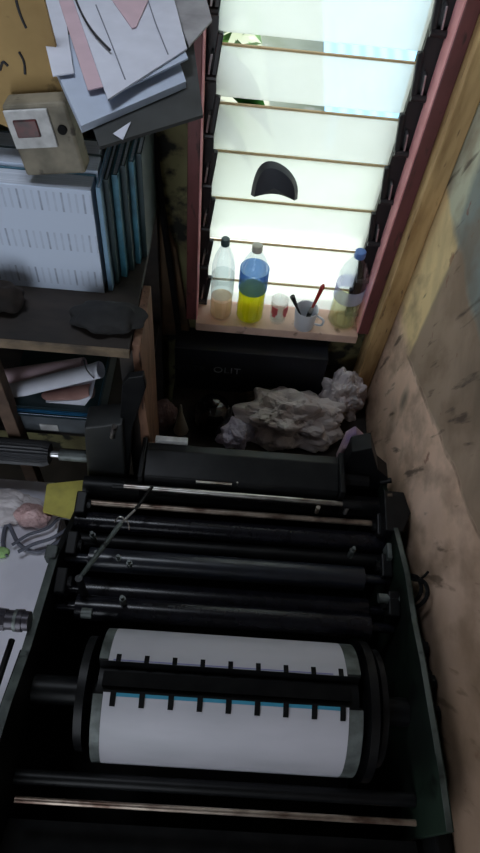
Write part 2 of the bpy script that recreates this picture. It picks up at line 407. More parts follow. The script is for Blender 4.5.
b = B(); bx(b, -.100, .44, -.050, .11, .895, .93, .003)
s = obj('window_sill', b, mat('pinkish_sill_paint', rgb(222, 190, 174), .7, 0, rgb(196, 162, 144), 9, rgb(130, 100, 84)), win)
# timber post
b = B(); bx(b, .475, .526, -.087, -.002, .60, ZC - .01, .003); o = obj('trim_1', b, WOOD); o['kind'] = 'structure'; o['label'] = 'raw yellow timber post between window and right wall'

# ------------------------------------------------------------------ outside
b = B(); bx(b, -8, 9, 1.9, 14, -.25, -.21); o = struct('ground_dull_added', b, mat('added_dull_ground', rgb(158, 166, 152), .95, 0, rgb(128, 138, 116), 1.5, rgb(186, 186, 178))); o['label'] = 'added dull ground beyond the concrete apron, dims the upper slats'  # dull far ground put in so the upper slats look dimmer
b = B(); bx(b, -8, 9, .13, 1.9, -.25, -.2); o = struct('ground_outside', b, mat('pale_concrete_yard', rgb(236, 232, 226), .9, 0, rgb(222, 218, 210), 2)); o['label'] = 'pale concrete yard outside the window'
b = B(); prev = None; x = .55
while x < 3.2:
    zz_ = .35 + .006 * math.sin(x * 60)
    cur = [b.verts.new((x, yy, zz_ + dz + (yy - 4.3) * .12)) for yy, dz in ((2.7, 0), (5.9, 0), (5.9, .004), (2.7, .004))]
    if prev:
        for k in range(4): b.faces.new((prev[k], prev[(k + 1) % 4], cur[(k + 1) % 4], cur[k]))
    prev = cur; x += .013
for px_, py_ in ((.65, 2.9), (3.1, 2.9), (.65, 5.7), (3.1, 5.7)): add_cyl(b, (px_, py_, -.2), (px_, py_, .34 + (py_ - 4.3) * .12), .03, seg=10)
tag(obj('shed_roof', b, mat('light_blue_sheet_metal', rgb(118, 172, 214), .6)), 'light blue corrugated shed roof seen through slat gaps', 'roof')
def bush(name, c, r, n, lab, lsz=.09):
    t = thing(name, lab, 'plant', (c[0], c[1], -.2))
    b = B(); rr = random.Random(int(c[0] * 100) + n)
    for k in range(n):
        a, e = rr.uniform(0, 2 * PI), rr.uniform(-.9, 1.4); R = r * rr.uniform(.3, 1)
        p = Vector((c[0] + R * math.cos(a) * math.cos(e), c[1] + R * .7 * math.sin(a) * math.cos(e), c[2] + R * math.sin(e)))
        d = Vector((rr.uniform(-1, 1), rr.uniform(-1, 1), rr.uniform(-1, .4))).normalized(); s_ = d.cross(Vector((0, 0, 1))).normalized()
        L_ = lsz * rr.uniform(.7, 1.3); W = L_ * .25
        q = [p, p + d * L_ * .5 + s_ * W, p + d * L_, p + d * L_ * .5 - s_ * W]
        b.faces.new([b.verts.new(v) for v in q])
    obj('foliage', b, LEAF, t)
    b = B(); 
    for k in range(5):
        add_tube(b, [(c[0] + .02 * k, c[1], -.2), (c[0] + rr.uniform(-.1, .1), c[1], c[2] * .6), (c[0] + rr.uniform(-.4, .4) * r, c[1] + rr.uniform(-.3, .3) * r, c[2] + r * .3)], .008, 6)
    obj('stem', b, mat('bark', rgb(90, 74, 52), .8), t)
t = thing('garden_plant', 'broad-leaved green plant close behind upper left glass slats', 'plant', (-.12, .30, -.2))
def broad_leaf(p0, p1, w, sag):
    b = B(); d = p1 - p0; s_ = d.cross(Vector((0, 1, 0))).normalized(); rows = []
    for k in range(13):
        u = k / 12; c_ = p0 + d * u + Vector((0, .02 * math.sin(PI * u), sag * math.sin(PI * u)))
        ww = w * math.sin(PI * (.04 + .96 * u) ** .8) + .001
        rows.append([b.verts.new(c_ + s_ * ww * q_ + Vector((0, .012 * abs(q_), 0))) for q_ in (-1, -.5, 0, .5, 1)])
    for r0, r1 in zip(rows, rows[1:]):
        for k in range(4): b.faces.new((r0[k], r0[k + 1], r1[k + 1], r1[k]))
    o = obj('leaf', b, LEAFT, t, smooth=True); md = o.modifiers.new('thick', 'SOLIDIFY'); md.thickness = .0012; return o
LEAFT = thin_paper('leaf_green_translucent', rgb(40, 84, 36), .3)
broad_leaf(at(205, 48, y=.13), at(272, 138, y=.145), .040, .01)
broad_leaf(at(206, 100, y=.15), at(252, 172, y=.15), .022, .0)
broad_leaf(at(206, 96, y=.14), at(244, 82, y=.14), .018, .008)
b = B(); add_tube(b, [(-.12, .30, -.2), (-.11, .24, .9), at(203, 100, y=.16), at(202, 48, y=.14)], .007, 8); obj('stem', b, LEAFT, t, smooth=True)
bush('hedge_plant', (-.7, 3.2, .4), .8, 700, 'larger green bush farther out in the yard', .22)

# ------------------------------------------------------------------ sill items
SZ = .93
def bottle(name, px, py, top_py, r, label, parts, cap):
    base = at(px, py, z=SZ); y = base.y + r; k = (y - CAM.y) / (base.y - CAM.y)
    x = base.x * k
    if name == 'x': pass
    # height from the picture row of the cap, at the bottle's own depth
    top = at(px, top_py, y=y).z - SZ
    t = thing(name, label, 'bottle', (x, y, SZ + .0005))
    h = top; o = (x, y, SZ + .0005)
    prof = [(r * .55, .004), (r * .85, 0), (r, .012), (r * .97, .03), (r, .05), (r * .96, h * .30), (r * .99, h * .34), (r * .99, h * .5), (r * .95, h * .53), (r, h * .58),
            (r * .98, h * .68), (r * .8, h * .78), (r * .5, h * .87), (r * .32, h * .91), (r * .31, h * .95)]
    b = B(); add_lathe(b, prof, o); obj('bottle_body', b, PET, t, smooth=True)
    b = B(); add_lathe(b, [(r * .36, h * .925), (r * .37, h * .93), (r * .36, h * .992), (r * .3, h)], o, 20); obj('cap', b, cap, t, smooth=True)
    for nme, z0, z1, m in parts:
        b = B()
        if nme == 'liquid':
            pf = [(rr * .955, zz) for rr, zz in prof if z0 * h < zz < z1 * h]
            pf = [(r * .8, .005)] + pf + [(r * .94, z1 * h)]
            add_lathe(b, pf, o); obj('liquid', b, m, t, smooth=True)
        else:
            add_lathe(b, [(r * 1.012, z0 * h), (r * 1.012, z1 * h)], o, cap=False); obj('label_band', b, m, t, smooth=True)
    return t
bottle('plastic_bottle', 220, 322, 238, .036, 'clear bottle with dark cap and peach liquid at bottom, leftmost on sill',
       [('liquid', 0, .26, LQO), ('label_band', .30, .56, LQW)], CAPD)
bottle('plastic_bottle', 248, 326, 244, .045, 'bottle with blue label above bright yellow-green liquid', [('liquid', 0, .42, LQY), ('label_band', .43, .70, LBLUE)], CAPW)
bottle('plastic_bottle', 338, 331, 249, .047, 'clear bottle with blue cap and faded red label at right end of sill', [('liquid', 0, .33, LQP), ('label_band', .38, .56, LPINK)], CAPB)
# tumbler
p = at(276, 325, z=SZ); x, y = p.x * 1.02, p.y + .028
t = thing('drinking_glass', 'small clear tumbler with pink-red print between yellow bottle and white cup', 'glass', (x, y, SZ + .0005))
b = B(); add_lathe(b, [(.005, .004), (.022, .004), (.026, 0), (.030, .088), (.0275, .088), (.024, .008), (.004, .008)], (x, y, SZ + .0005)); obj('glass_body', b, TUMB, t, smooth=True)
for a in (-2.3, -.9):
    b = B()
    for k in range(3):
        a2 = a + .16 * k; rr = .0292
        add_box(b, (x + rr * math.cos(a2), y + rr * math.sin(a2), SZ + .06 - .012 * (k % 2)), (.012, .0015, .030), Matrix.Rotation(a2 + PI / 2, 3, 'Z'))
    obj('printed_flower', b, PRINTR, t)
# cup with brushes
p = at(302, 333, z=SZ); x, y = p.x * 1.02, p.y + .036
t = thing('cup', 'white cup holding two brushes on the sill', 'cup', (x, y, SZ + .0005))
b = B(); add_lathe(b, [(.005, .002), (.028, .002), (.032, 0), (.039, .075), (.038, .077), (.0355, .075), (.029, .006), (.004, .006)], (x, y, SZ + .0005)); obj('cup_body', b, CUPW, t, smooth=True)
b = B(); add_tube(b, [(x + .036, y - .012, SZ + .06), (x + .056, y - .024, SZ + .055), (x + .054, y - .022, SZ + .03), (x + .033, y - .012, SZ + .022)], .004, 8); obj('cup_handle', b, CUPW, t, smooth=True)
bt = thing('paint_brush', 'paint brush with long red handle standing in white cup', 'brush', (x + .01, y, SZ + .01))
e = at(323, 286, y=y - .01)
a0 = Vector((x + .004, y + .0, SZ + .014)); d = (e - a0)
b = B(); add_cyl(b, a0 + d * .42, a0 + d * .98, .0045, .0075, 12); add_cyl(b, a0 + d * .98, a0 + d * 1.03, .0075, .004, 12); obj('handle', b, REDH, bt, smooth=True)
b = B(); add_cyl(b, a0 + d * .3, a0 + d * .44, .0075, .006, 12); obj('ferrule', b, STEEL, bt, smooth=True)
b = B(); add_cyl(b, a0 + d * .03, a0 + d * .3, .006, .008, 12); obj('bristles', b, BRIS, bt)
e = at(293, 298, y=y); a0 = Vector((x - .004, y + .008, SZ + .012)); d = e - a0
bt = thing('paint_brush', 'short dark brush with bristles up in white cup', 'brush', a0)
b = B(); add_cyl(b, a0, a0 + d * .68, .003, .004, 10); obj('handle', b, BRIS, bt)
b = B(); add_cyl(b, a0 + d * .66, a0 + d * 1.06, .005, .0085, 12); obj('bristles', b, BRIS, bt)

# black dome-shaped cap on the glass
zc = at(273, 197, y=.035); 
b = B()
cx, cz = zc.x + .003, zc.z
W, H = .066, .108
sil = []
for k in range(25):
    a = PI * k / 24; sx = math.cos(a)
    px_ = sx * W * (1 - .12 * math.sin(a)) - .020 * math.sin(a) ** 2
    sil.append((px_, H * math.sin(a) ** .72))
for k in range(1, 12):                       # concave rim along the bottom
    u = k / 12; sil.append((-W + 2 * W * u, .018 * math.sin(PI * u)))
cen = b.verts.new((cx - .005, .004, cz + .05)); ring = [b.verts.new((cx + px_ * .85, .016, cz + .008 + pz * .86)) for px_, pz in sil]
ring2 = [b.verts.new((cx + px_, .036, cz + pz)) for px_, pz in sil]; ring3 = [b.verts.new((cx + px_ * .96, .040, cz + .003 + pz * .96)) for px_, pz in sil]
n = len(sil)
for k in range(n):
    j = (k + 1) % n
    b.faces.new((cen, ring[k], ring[j])); b.faces.new((ring[k], ring2[k], ring2[j], ring[j])); b.faces.new((ring2[k], ring3[k], ring3[j], ring2[j]))
b.faces.new(ring3)
tag(obj('rubber_cap', b, mat('dark_slate_rubber', rgb(44, 48, 56), .6, 0, rgb(30, 33, 40), 12), smooth=True), 'dark dome-shaped rubber piece resting against the glass slats', 'cap')

# ------------------------------------------------------------------ shelf unit at left
SHZ = 1.36; SY = -.56; SX = -.215
sh = thing('storage_shelf', 'grimy wooden shelf unit in left corner carrying form pads and ledgers', 'shelf', (-.6, -.28, 0))
b = B(); bx(b, -1.2, SX, SY + .004, -.01, SHZ - .022, SHZ, .002); obj('shelf_board', b, DKWOOD, sh)
b = B(); bx(b, -1.2, SX, SY - .004, SY + .004, SHZ - .024, SHZ, .001); obj('edge_strip', b, EDGEW, sh)
b = B(); bx(b, SX + .002, SX + .022, SY + .02, -.34, .62, SHZ - .005, .002); obj('side_panel', b, ORWOOD, sh)
pp = at(8, 375, y=SY + .02)
b = B(); bx(b, pp.x - .055, pp.x - .018, SY + .006, SY + .045, 0, SHZ - .022, .002); obj('post', b, mat('brown_timber_post', rgb(104, 82, 66), .75, 0, rgb(72, 54, 42), 10), sh)
b = B(); bx(b, -1.2, -1.16, SY + .006, SY + .045, 0, SHZ - .022, .002); obj('post', b, DKWOOD, sh)
b = B(); bx(b, SX - .03, SX, -.05, -.012, 0, SHZ - .022); obj('post', b, DKWOOD, sh)
b = B(); bx(b, SX - .03, SX + .002, SY + .02, SY + .06, 0, SHZ - .022); obj('post', b, DKWOOD, sh)
b = B(); bx(b, -1.2, SX - .004, SY + .046, -.06, .91, .93); obj('shelf_board', b, DKWOOD, sh)
b = B(); bx(b, -1.2, SX, -.012, -.004, .6, 1.33); obj('back_board', b, DKWOOD, sh)

# form pads standing upright, the front one showing its printed face
for i in range(3):
    y0 = -.385 + i * .062; x0 = [-.84, -.83, -.845][i]; x1 = [-.300, -.296, -.302][i]; h = [.285, .292, .288][i]
    t = thing('form_pad', ['front pad of printed forms facing the room on shelf, pale blue-white', 'middle pad of pale forms between the front and rear pads', 'rearmost pad of pale forms standing behind the others'][i], 'pad', ((x0 + x1) / 2, y0, SHZ), 'pads of printed forms on shelf')
    b = B(); bx(b, x0, x1, y0, y0 + .004, SHZ, SHZ + h, .001); obj('top_sheet', b, FORM, t, origin=((x0 + x1) / 2, y0, SHZ))
    b = B(); bx(b, x0 + .002, x1 - .002, y0 + .0045, y0 + .056, SHZ, SHZ + h - .002, .002); obj('page_block', b, PAGES, t)
    b = B(); bx(b, x0, x1, y0 + .0565, y0 + .060, SHZ, SHZ + h, .001); obj('backing_card', b, NAVY if i else TEAL, t)
# ledgers, spines out
cols = [PALEB, NAVY, TEAL, NAVY, TEAL, NAVY]
labs = ['pale blue slim ledger touching the white form pads', 'dark slim ledger beside the pale blue one', 'bright teal ledger in middle of spine row', 'dark green ledger right of the bright teal one', 'dull teal ledger second from right end of row', 'darkest ledger at right end of shelf row']
xx = -.292
for i in range(6):
    w = [.010, .011, .014, .012, .012, .013][i]; y0 = -.375 + i * .026; h = [.288, .290, .286, .292, .285, .290][i]
    t = thing('ledger', labs[i], 'book', (xx + w / 2, y0, SHZ), 'ledgers standing on shelf')
    b = B(); bx(b, xx, xx + w, y0, y0 + .004, SHZ, SHZ + h, .001); bx(b, xx, xx + .0025, y0 + .004, y0 + .2, SHZ, SHZ + h); bx(b, xx + w - .0025, xx + w, y0 + .004, y0 + .2, SHZ, SHZ + h)
    obj('cover', b, cols[i], t)
    b = B(); bx(b, xx + .003, xx + w - .003, y0 + .0045, y0 + .195, SHZ + .002, SHZ + h - .003); obj('page_block', b, PAGES, t)
    xx += w + .0012
# lumpy black pouch on shelf edge
b = B(); bmesh.ops.create_icosphere(b, subdivisions=4, radius=1)
for v in b.verts:
    k = 1 + .25 * mnoise.noise(v.co * 2.2); v.co = Vector((v.co.x * .085 * k, v.co.y * .045 * k, max(v.co.z, -.75) * .028 * k))
c0 = at(112, 318, z=SHZ + .02)
tag(obj('cloth_bag', b, mat('black_cloth', (.012, .012, .013, 1), .9, 0, (.02, .02, .02, 1), 20), smooth=True), 'small black cloth bundle lying on shelf edge before the ledgers', 'bag').location = (c0.x - .01, c0.y, SHZ + .021)
b = B(); bmesh.ops.create_icosphere(b, subdivisions=4, radius=1)
for v in b.verts:
    k = 1 + .3 * mnoise.noise(v.co * 1.9 + Vector((3, 1, 0))); v.co = Vector((v.co.x * .05 * k, v.co.y * .035 * k, max(v.co.z, -.75) * .04 * k))
c0 = at(3, 300, z=SHZ + .02)
tag(obj('rag', b, mat('brown_black_rag', rgb(40, 30, 24), .95, 0, rgb(22, 18, 16), 12), smooth=True), 'dark brown rag on shelf at left edge of view', 'cloth').location = (c0.x, c0.y, SHZ + .03)

# grey-tan box leaning on top of pads
TB = SHZ + .2925
t = thing('switch_box', 'grimy grey-tan box with white faceplate and red window standing on form pads', 'box', tuple(at(60, 184, z=TB)))
c0 = at(60, 184, z=TB); c0.z = TB + .003
tl = at(20, 100, y=c0.y)
ang = math.atan2(-(tl.x + .055 - c0.x), (tl.z - TB)); Ry = Matrix.Rotation(-ang * .92 - .20, 3, 'Y')
hgt = (tl.z - TB) / math.cos(ang) * .84
def inbox(b): 
    bmesh.ops.rotate(b, cent=(0, 0, 0), matrix=Ry @ Matrix.Rotation(-.05, 3, 'X'), verts=b.verts); bmesh.ops.translate(b, vec=c0 + Vector((-.006, .03, .012)), verts=b.verts)
b = B(); add_box(b, (0, 0, hgt / 2), (.125, .05, hgt), bev=.006); inbox(b); obj('case', b, BOXG, t)
b = B(); add_box(b, (-.018, -.028, hgt - .045), (.085, .006, .075), bev=.002); inbox(b); fp = obj('faceplate', b, LABELW, t)
b = B(); add_box(b, (-.024, -.032, hgt - .042), (.046, .006, .034), bev=.002); inbox(b); obj('indicator_window', b, REDW, fp)
b = B(); add_cyl(b, (.042, -.030, hgt - .05), (.042, -.022, hgt - .05), .009); inbox(b); obj('knob', b, BLACKM, t)

# upper shelf with pile of sheets
US = 1.86
us = thing('wall_shelf', 'dark wall-mounted plank under the pile of loose sheets', 'shelf', (-.6, -.14, US))
b = B(); bx(b, -1.3, -.15, -.30, -.003, US - .02, US, .002); obj('plank', b, DKWOOD, us)
for xb in (-1.0, -.45):
    b = B(); add_prism(b, [(xb, -.01, US - .021), (xb, -.25, US - .021), (xb, -.01, US - .17)], (.018, 0, 0)); obj('bracket', b, BLACKM, us)
# ochre card hanging before the plank
y = -.3085
b = B(); pl = [(-20, -40), (36, -40), (44, 0), (58, 55), (62, 95), (50, 126), (30, 137), (0, 124), (-20, 120)]
add_prism(b, [at(u, v, y=y) for u, v in pl], (0, .008, 0))
yc = tag(obj('cardboard_sheet', b, YCARD), 'ochre yellow cardboard sheet with black scribbles at upper left', 'cardboard')
for s_ in ([(16, 0), (20, 14), (26, 28)], [(19, 52), (24, 62), (25, 74)], [(0, 70), (3, 62), (8, 66)]):
    b = B(); add_tube(b, [at(u, v, y=y - .001) for u, v in s_], .0025, 6); obj('scribble', b, INKM, yc)

lev = US
def sheet(name, pts, th, m, lab, cat, grp='loose sheets on the upper shelf', curl=0, z=None, lines=None):
    global lev
    lev += .0012
    zz = lev if z is None else z
    P = [at(u, v, z=zz) for u, v in pts]
    b = B(); n_ = 10
    grid = []
    for i in range(n_ + 1):
        row = []
        for j in range(n_ + 1):
            u, v = i / n_, j / n_
            p = (P[0] * (1 - u) + P[3] * u) * (1 - v) + (P[1] * (1 - u) + P[2] * u) * v
            dz = curl * (v ** 2) * .5 + abs(curl) * .3 * math.sin(3 * u + v)
            row.append((p, dz))
        grid.append(row)
    A = [[b.verts.new(p + Vector((0, 0, th + dz))) for p, dz in r] for r in grid]
    D = [[b.verts.new(p + Vector((0, 0, dz))) for p, dz in r] for r in grid]
    for i in range(n_):
        for j in range(n_):
            b.faces.new((A[i][j], A[i + 1][j], A[i + 1][j + 1], A[i][j + 1])); b.faces.new((D[i][j], D[i][j + 1], D[i + 1][j + 1], D[i + 1][j]))
    for k in range(n_):
        b.faces.new((A[k][0], D[k][0], D[k + 1][0], A[k + 1][0])); b.faces.new((A[k][n_], A[k + 1][n_], D[k + 1][n_], D[k][n_]))
        b.faces.new((A[0][k], A[0][k + 1], D[0][k + 1], D[0][k])); b.faces.new((A[n_][k], D[n_][k], D[n_][k + 1], A[n_][k + 1]))
    o = tag(obj(name, b, m), lab, cat, grp)
    if lines:
        b = B()
        for ln in lines: add_tube(b, [at(u, v, z=zz + th + .001 + abs(curl) * .3) for u, v in ln], .0013, 6)
        obj('printed_line', b, INKM if len(lines) == 1 else mat('grey_print', rgb(120, 122, 134), .7), o)
    lev += th + abs(curl) * .4
    return o
sheet('card_folder', [(62, 40), (100, 150), (203, 118), (190, 20)], .006, DARKCARD, 'dark grey card at the bottom of the sheet pile', 'folder')
sheet('paper_stack', [(45, 50), (82, 133), (186, 88), (160, 10)], .012, LAVP, 'thick bluish stack of paper under the loose sheets', 'paper')
sheet('paper_sheet', [(165, -12), (189, 48), (212, 22), (198, -30)], .004, GREYP, 'grey card corner at right end of the sheet pile', 'paper')
sheet('paper_sheet', [(30, -20), (53, 77), (74, 74), (60, -20)], .002, WHITEP, 'narrow white sheet along left side of the sheet pile', 'paper')
sheet('paper_sheet', [(52, -20), (88, 91), (112, 86), (86, -20)], .002, PINKP, 'faint pink sheet next to narrow white one', 'paper')
sheet('paper_sheet', [(84, -8), (113, 96), (188, 60), (158, -20)], .003, LAVP, 'bluish sheet tucked just beneath the top white sheet', 'paper')
sheet('paper_sheet', [(66, -20), (108, 101), (187, 50), (166, -30)], .003, WHITEP, 'large white sheet with ruled lines on top of pile', 'paper', lines=[[(96, 5), (112, 45), (125, 79)], [(148, 0), (156, 24), (168, 54)]])
sheet('paper_sheet', [(94, -25), (132, 29), (136, 28), (160, -25)], .002, PINKP, 'pink-grey folded sheet with pointed corner on top', 'paper')
b = B(); add_tube(b, [at(u, v, z=lev + .004) for u, v in ((72, -10), (82, 14), (94, 33), (110, 50))], .0022, 6)
tag(obj('string', b, INKM), 'thin black cord curving across the top white sheet', 'cord')
# small white slip hanging below the pile
b = B(); add_prism(b, [at(u, v, z=US + .0092) for u, v in ((113, 134), (131, 122), (123, 140))], (0, 0, .001))
tag(obj('paper_scrap', b, WHITEP), 'tiny white triangular scrap lying on dark grey card', 'paper')

# pipe leaning in the corner left of window
b = B(); add_tube(b, [(-.235, -.036, 1.75), (-.16, -.036, .9), (-.150, -.036, .70)], .010, 10, smooth=False)
tag(obj('metal_rod', b, BLACKM, smooth=True), 'dark thin rod leaning on wall between shelf and window', 'rod')
b = B(); add_prism(b, [at(u, v, y=-.022) for u, v in ((160, 215), (176, 250), (190, 335), (160, 335), (157, 290))], (0, .02, 0))
tag(obj('wood_offcut', b, mat('brown_stained_wood', rgb(92, 70, 48), .8, 0, rgb(66, 50, 34), 8), bevel=.001), 'brown wooden offcut against wall left of window frame', 'wood')

# lower shelf contents
LZ = .93
t = thing('plastic_crate', 'grey plastic tray under the blue folders on lower shelf', 'tray', (-.42, -.4, LZ))
x0, x1 = at(14, 430, y=-.52).x, at(100, 430, y=-.52).x
b = B(); bx(b, x0, x1, -.52, -.20, LZ, LZ + .004)
bx(b, x0, x1, -.52, -.516, LZ, LZ + .085); bx(b, x0, x1, -.204, -.20, LZ, LZ + .085); bx(b, x0, x0 + .004, -.52, -.2, LZ, LZ + .085); bx(b, x1 - .004, x1, -.52, -.2, LZ, LZ + .085)
obj('tray_body', b, GPLAST, t)
b = B(); bx(b, x0 + .08, x0 + .13, -.523, -.5205, LZ + .012, LZ + .04); obj('tray_label', b, LABELW, t)
zz = LZ + .086
for i, (m, lab, th, dx) in enumerate(((NAVY, 'dark folder directly on the grey tray', .014, 0), (BLUEF, 'bright blue plastic folder above the dark one', .010, .004), (NAVY, 'dark green folder just under the rolled papers', .010, .008))):
    t = thing('file_folder', lab, 'folder', (-.42, -.4, zz), 'folders on lower shelf')
    b = B(); bx(b, x0 + dx, x1 - .004 + dx * .3, -.53 + dx, -.22, zz, zz + .0015); bx(b, x0 + dx, x1 - .004 + dx * .3, -.53 + dx, -.22, zz + th - .0015, zz + th); bx(b, x0 + dx, x0 + dx + .0015, -.53 + dx, -.22, zz, zz + th)
    obj('cover', b, m, t)
    b = B(); bx(b, x0 + dx + .004, x1 - .01, -.524 + dx, -.224, zz + .002, zz + th - .002); obj('papers', b, PALEB if i == 1 else FORMB, t)
    zz += th + .001
def roll(a, bb, r, m, name, lab, cat, inner=None):
    a, bb = Vector(a), Vector(bb); d = (bb - a).normalized(); s = d.cross(Vector((0, 0, 1))).normalized(); u = s.cross(d)
    b = B(); prev = None
    for k in range(0, 61):
        th = k / 60 * 2 * PI * 1.9; rr = r * (1 - .28 * k / 60)
        off = s * math.cos(th) * rr + u * math.sin(th) * rr * .8
        cur = (b.verts.new(a + off), b.verts.new(bb + off))
        if prev: b.faces.new((prev[0], prev[1], cur[1], cur[0]))
        prev = cur
    return tag(obj(name, b, m, smooth=True), lab, cat)
y = -.42
r1 = roll(at(0, 380, y=y) + Vector((-.02, 0, 0)), at(84, 366, y=y), .028, PINKP, 'paper_roll', 'pink-white rolled paper at the back of lower shelf', 'paper')
r2 = roll(at(2, 394, y=y - .05) , at(101, 370, y=y - .05), .026, WHITEP, 'paper_roll', 'bright white rolled sheet over the brown paper roll', 'paper')
r3 = roll(at(0, 406, y=y - .06), at(92, 391, y=y - .06), .024, BROWNP, 'paper_roll', 'brownish pink paper roll in front on lower shelf', 'paper')
b = B(); P_ = [at(u, v, y=y - .085) for u, v in ((26, 404), (80, 400), (92, 396), (80, 412))]; add_prism(b, P_, (0, .12, .004)); tag(obj('paper_sheet', b, WHITEP), 'white sheet poking out under the brown paper roll', 'paper')
b = B(); add_tube(b, [(r, y - .0785, z) for r, z in [(at(u, v, y=y - .078).x, at(u, v, y=y - .078).z) for u, v in ((84, 360), (87, 370), (94, 378))]], .0018, 6)
obj('ink_mark', b, INKM, r2)

# ------------------------------------------------------------------ white side table with wires
TZ = .78
tb = thing('side_table', 'white topped table left of printing press', 'table', (-.75, -.95, 0))
b = B(); bx(b, -1.25, -.43, -1.5, -.60, TZ - .025, TZ, .003); obj('tabletop', b, TABLEW, tb)
for lx in (-1.21, -.47):
    for ly in (-1.46, -.64):
        b = B(); bx(b, lx - .02, lx + .02, ly - .02, ly + .02, 0, TZ - .025); obj('leg', b, DKWOOD, tb)
def Tz(u, v, h=.0): return at(u, v, z=TZ + h)
b = B(); add_tube(b, [Tz(6, 556, .01), Tz(3, 540, .012), Tz(8, 524, .012), Tz(20, 545, .01), Tz(40, 552, .008), Tz(60, 540, .014), Tz(70, 533, .02)], .006, 8)
tag(obj('power_cable', b, CABLE, smooth=True), 'thick grey cable looping across table edge beside the press', 'cable')
b = B(); add_tube(b, [Tz(12, 545, .022), Tz(28, 535, .02), Tz(48, 528, .022), Tz(60, 518, .024), Tz(76, 520, .02)], .0045, 8)
tag(obj('power_cable', b, CABLE, smooth=True), 'thinner grey cable above the looping one', 'cable')
b = B(); add_tube(b, [Tz(18, 552, .03), Tz(34, 544, .03), Tz(52, 538, .032), Tz(72, 526, .03)], .005, 8)
tag(obj('power_cable', b, CABLE, smooth=True), 'middle grey cable between the looping and thinner cables', 'cable')
# crumpled pale papers at the back of table
def heap(name, c, s, m, lab, cat, seed=0, amp=.35, fr=1.8, flat=-.4):
    b = B(); bmesh.ops.create_icosphere(b, subdivisions=5, radius=1)
    for v in b.verts:
        q = v.co * fr + Vector((seed, seed * .7, 0)); k = 1 + amp * .8 * mnoise.noise(q) + amp * .35 * abs(mnoise.noise(q * 2.1)) - amp * .12 * abs(mnoise.noise(q * 4.3))
        v.co = Vector((v.co.x * s[0] * k, v.co.y * s[1] * k, max(v.co.z * k, flat) * s[2]))
    o = tag(obj(name, b, m), lab, cat); o.location = (c[0], c[1], c[2] - flat * s[2] + .001)
    return o
c0 = Tz(14, 510); heap('plastic_bag', (c0.x - .03, c0.y, TZ), (.10, .055, .03), BAG, 'pale crumpled plastic on table under the handwheel', 'bag', 3)
c0 = Tz(32, 515, .03); heap('plastic_wrap', (c0.x, c0.y, TZ), (.05, .03, .05), mat('pinkish_plastic', rgb(196, 160, 158), .4, 0, rgb(170, 140, 140), 10), 'small pinkish wrapper on table beside yellow note', 'wrapper', 9, .25)
b = B(); g0 = [Tz(u, v, .055) for u, v in ((48, 484), (88, 480), (72, 519), (44, 512))]
add_prism(b, g0, (0, 0, .002)); 
add_prism(b, [g + Vector((-.004, 0, -.004)) for g in g0], (0, 0, .002))
yn = tag(obj('paper_note', b, YNOTE), 'yellow paper pad tucked beside the press frame', 'paper')
b = B(); c1 = (g0[0] + g0[1] + g0[2] + g0[3]) / 4; bx(b, c1.x - .05, c1.x + .04, c1.y - .02, c1.y + .05, TZ, TZ + .05, .003); tag(obj('small_box', b, BROWNP), 'small brown carton under the yellow paper pad', 'box')
c0 = Tz(2, 552, .01); heap('sponge', (c0.x, c0.y, TZ), (.02, .016, .015), mat('green_sponge', rgb(150, 186, 120), .9), 'light green scrap by the cable loop at left edge', 'sponge', 4, .15)

# ------------------------------------------------------------------ bench + clutter behind the press
BZ = .64
bn = thing('work_bench', 'low dark bench against back wall below the window', 'bench', (.2, -.2, 0))
b = B(); bx(b, -.17, .526, -.42, -.003, BZ - .03, BZ, .002); obj('bench_top', b, DKWOOD, bn)
for lx, ly in ((-.14, -.39), (.49, -.39), (-.14, -.04), (.49, -.04)):
    b = B(); bx(b, lx - .02, lx + .02, ly - .02, ly + .02, 0, BZ - .03); obj('leg', b, DKWOOD, bn)
bt = thing('carton', 'long dark blue carton with worn lettering under the window sill', 'box', (.07, -.05, BZ))
bx0, bx1 = -.165, at(326, 370, y=-.10).x
t0 = at(158, 347, y=-.1).z
b = B(); bx(b, bx0, bx1, -.10, -.004, BZ, .858, .003); obj('carton_body', b, DKBLUE, bt)
def text(s, loc, size, m, parent, name='lettering'):
    cu = bpy.data.curves.new(name, 'FONT'); cu.body = s; cu.size = size; cu.extrude = .0006; cu.space_character = 1.08
    o = bpy.data.objects.new(name, cu); C.objects.link(o)
    dg = bpy.context.evaluated_depsgraph_get(); me = bpy.data.meshes.new_from_object(o.evaluated_get(dg)); bpy.data.objects.remove(o)
    o = bpy.data.objects.new(name, me); C.objects.link(o); me.materials.clear(); me.materials.append(m)
    o.parent = parent; o.location = Vector(loc) - Vector(parent.location); o.rotation_euler = (PI / 2, 0, 0)
    return o
l0 = at(177, 369, y=-.101); l1 = at(213, 371, y=-.101)
text('METR', (l0.x, -.1015, l0.z), .038, FAINT, bt); text('OLIT', (l1.x, -.1015, l0.z), .042, LETTER, bt)

c0 = at(300, 425, z=BZ); heap('plastic_bag', (.25, -.235, BZ), (.165, .10, .105), BAG, 'crumpled whitish plastic bag heap behind the ink trough', 'bag', 1.3, .5, 2.2)
c0 = at(345, 410, z=BZ + .05); heap('plastic_bag', (.43, -.125, BZ), (.075, .065, .115), BAG, 'smaller pale plastic bag in corner by right wall', 'bag', 5.1, .45, 2.4)
c0 = at(258, 425, z=BZ + .02); heap('plastic_bag', (.06, -.29, BZ), (.06, .055, .05), BAGL, 'lilac plastic bag left of the whitish heap', 'bag', 7.7, .4, 2.2)
b = B(); add_prism(b, [Vector((x_, -.20, z_)) for x_, z_ in ((.17, .735), (.205, .73), (.205, .742), (.17, .748))], (0, .015, .008)); tag(obj('paper_scrap', b, LABELW), 'small bright scrap on the whitish plastic heap', 'paper')
